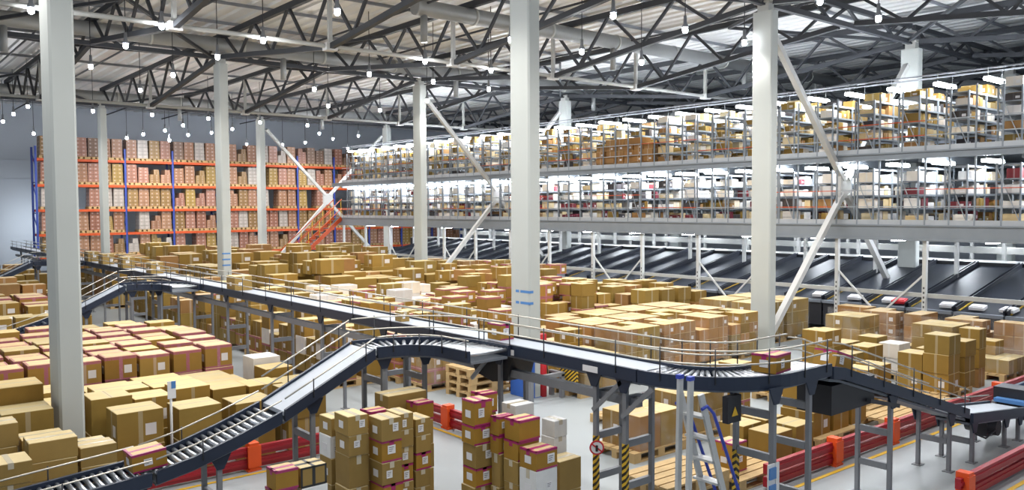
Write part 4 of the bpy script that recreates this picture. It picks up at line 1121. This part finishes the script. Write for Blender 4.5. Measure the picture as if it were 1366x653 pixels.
# goods on the shelves: the 300 largest one by one, the rest as one
def garea(g):
    p = pix((g[0], g[1], g[2])); 
    return g[3]*g[5]*(FPX/p[2])**2 if p and -20 < p[0] < 1400 else 0
GOODS.sort(key=lambda g: -garea(g) * (1 if g[0] < MX+1.4 else .3))
gname = {'brown': 'shelf_carton', 'rust': 'shelf_carton', 'cream': 'shelf_carton', 'white': 'shelf_carton', 'dark': 'shelf_carton', 'red': 'shelf_carton'}
for g in GOODS[:290]:
    x, y, z, l, w, h, st, tier = g
    me, dm = carton_mesh(l, w, h, st)
    o = link('shelf_carton', me, None, (x, y, z)); o.scale = (l/dm[0], w/dm[1], h/dm[2])
    col = {'brown': 'brown', 'rust': 'tan', 'cream': 'cream', 'white': 'white', 'dark': 'dark', 'red': 'dark red'}[st]
    lab = '%s goods cartons on the nearer shelves of the %s mezzanine storey' % (col, 'lower' if tier == 0 else 'upper')
    tag(o, lab, 'carton', lab)
b = MB(); mats = []; by = {}
for g in GOODS[290:]: by.setdefault(g[6], []).append(g)
for st, q in by.items():
    base = len(mats); mats += M[st]; f0 = len(b.f)
    for x, y, z, l, w, h, _s, tier in q: carton_mb(l, w, h, b, (x, y, z), 0, cut=False)
    for i in range(f0, len(b.f)): b.mi[i] += base
tag(b.build('distant_shelf_goods', mats), 'small goods crowding the farther mezzanine shelves', 'shelf goods', None, 'stuff')

# tall pile of brown cartons standing at the edge of the upper deck
q = random.Random(9)
for i in range(6):
    y = 19.3+.46*i; n = (4, 5, 5, 5, 5, 4)[i]
    for k in range(n):
        h = .21
        me, dm = carton_mesh(.44, .44, h, 'rust')
        o = link('deck_carton', me, None, (MX+.30+q.uniform(-.03, .03), y, D2+k*(h+.003)), q.uniform(-.04, .04)); o.scale = (.44/dm[0], .44/dm[1], h/dm[2])
        tag(o, 'tan cartons piled high at the edge of the upper mezzanine deck', 'cardboard box', 'tan cartons piled on the upper deck')

# ------------------------------------------------------------------ ladder, guard hoop, extinguisher cabinet, signs
lad = thing('platform_ladder', 'aluminium platform ladder with blue handrails leaning by the conveyor bend', 'ladder', (6.42, 5.05, 0))
def lb(a, c, w, d, nme, m): MB().bar(a, c, w, d).build(nme, M[m], lad)
for y in (0, .13):
    lb((0, y+.02, 0), (.02, y, 2.02), .035, .06, 'upright', 'alu')
    MB().box(-.02, .05, y-.025, y+.025, 2.0, 2.04).build('end_cap', M['blue_bar'], lad)
for y in (-.06, .20):
    lb((.62, y-.12, 0), (.10, y, 1.86), .035, .06, 'side_rail', 'alu')
for k in range(7):
    f = (k+1)/8
    MB().box(.62-.52*f-.06, .62-.52*f+.06, -.17+.11*f, .19, 1.86*f-.012, 1.86*f+.012).build('tread', M['alu'], lad)
for y in (-.09, .23):
    MB().tube([(.08, y, 1.72), (.16, y, 1.74), (.24, y-.02, 1.66), (.66, y-.1, .62), (.70, y-.1, .52), (.66, y-.1, .45), (.54, y-.06, .42)], .017, 8).build('handrail', M['blue_bar'], lad)
g = thing('guard_hoop', 'grey square tube guard hoop around the blue column foot', 'guard', (10.43, 11.7, 0))
for p in ((-.35, -.05), (.45, -.05), (.45, .25)): MB().box(p[0]-.04, p[0]+.04, p[1]-.04, p[1]+.04, 0, .46).build('hoop_post', M['leg_grey'], g)
MB().box(-.39, .49, -.09, -.01, .42, .5).box(.41, .49, -.01, .29, .42, .5).build('hoop_bar', M['leg_grey'], g)
e = thing('fire_extinguisher_stand', 'red fire extinguisher stand at the right of the blue column foot', 'extinguisher', (10.66, 11.98, 0))
MB().lathe([(.001, 0), (.09, 0), (.09, .62), (.05, .72), (.03, .74), (.001, .74)], 14).build('cylinder', M['sign_red'], e)
MB().box(-.09, .09, .09, .11, 0, 1.2).box(-.1, .1, -.02, .12, 1.02, 1.22).build('backing_board', M['sign_red'], e)
MB().tube([(0, 0, .74), (.06, -.03, .78), (.09, -.06, .5), (.1, -.06, .3)], .012, 6).build('hose', M['black'], e)
s = thing('prohibition_sign', 'round red and white no entry for pedestrians sign on a striped conveyor leg', 'sign', (6.70, 6.59, .94))
R0 = Matrix.Rotation(0, 3, 'Z')
def disc(r, t0, t1, m, nme):
    b = MB(); o = 0
    n = 24; d = Vector((-.64, -.77, 0)); sd = Vector((.77, -.64, 0))
    for tt in (t0, t1):
        b.v += [tuple(d*tt+sd*(r*math.cos(2*math.pi*i/n))+Vector((0, 0, r*math.sin(2*math.pi*i/n)))) for i in range(n)]
    b.face([i for i in range(n)][::-1]); b.face([n+i for i in range(n)])
    for i in range(n): j = (i+1) % n; b.face([i, j, n+j, n+i])
    return b.build(nme, M[m], s)
disc(.085, 0, .006, 'sign_red', 'red_ring'); disc(.066, .004, .008, 'sign_white', 'sign_face')
MB().bar((-.045-.006, .045*.83-.008, .045), (.045-.006, -.045*.83-.008, -.045), .012, .016).build('slash', M['sign_red'], s)
MB().box(-.02, .0, -.02, .0, -.04, .03).build('walking_figure', M['black'], s)
p = thing('height_marker', 'thin pole with small blue sign standing among the low brown cartons', 'sign', (3.53, 11.66, 0))
MB().tube([(0, 0, 0), (0, 0, 1.22)], .018, 8).box(-.09, .09, -.09, .09, 0, .02).build('pole', M['steel_white'], p)
MB().box(-.05, .06, -.03, -.02, 1.1, 1.34).build('sign_plate', M['sign_white'], p); MB().box(.0, .06, -.034, -.03, 1.24, 1.34).build('sign_symbol', M['sign_blue'], p)

# invented fill light, out of sight behind the leftmost column, brightening the back wall
t = thing('added_wall_fill', 'added fill light on a post brightening the lower back wall beside the pallet rack', 'light', (9.4, 52.6, 0))
MB().tube([(0, 0, 0), (0, 0, 3.0)], .04, 8).build('pole', M['leg_grey'], t)
MB().box(-.25, .25, -.06, .06, 2.9, 3.15).build('housing', M['leg_grey'], t)
l = bpy.data.lights.new('added wall fill light', 'AREA'); l.energy = 90; l.size = .5; l.color = (.85, .93, 1)
lo = bpy.data.objects.new('added_wall_fill_light', l); C.objects.link(lo); lo.location = (9.4, 52.72, 3.02); lo.rotation_euler = (math.radians(80), 0, math.radians(20))

# ------------------------------------------------------------------ light and exposure
w = bpy.data.worlds.new('dim daylight from the open hall'); bpy.context.scene.world = w; w.use_nodes = True
w.node_tree.nodes['Background'].inputs[0].default_value = (.80, .88, 1.0, 1); w.node_tree.nodes['Background'].inputs[1].default_value = WORLD_E
sc = bpy.context.scene
sc.view_settings.view_transform = 'Standard'; sc.view_settings.look = 'None'; sc.view_settings.gamma = 1; sc.view_settings.use_curve_mapping = False
sc.view_settings.exposure = EXPOSURE
sc.cycles.use_denoising = True; sc.cycles.max_bounces = 6; sc.cycles.diffuse_bounces = 4; sc.cycles.glossy_bounces = 3; sc.cycles.transparent_max_bounces = 12
sc.cycles.sample_clamp_indirect = 6.0; sc.cycles.caustics_reflective = False; sc.cycles.caustics_refractive = False
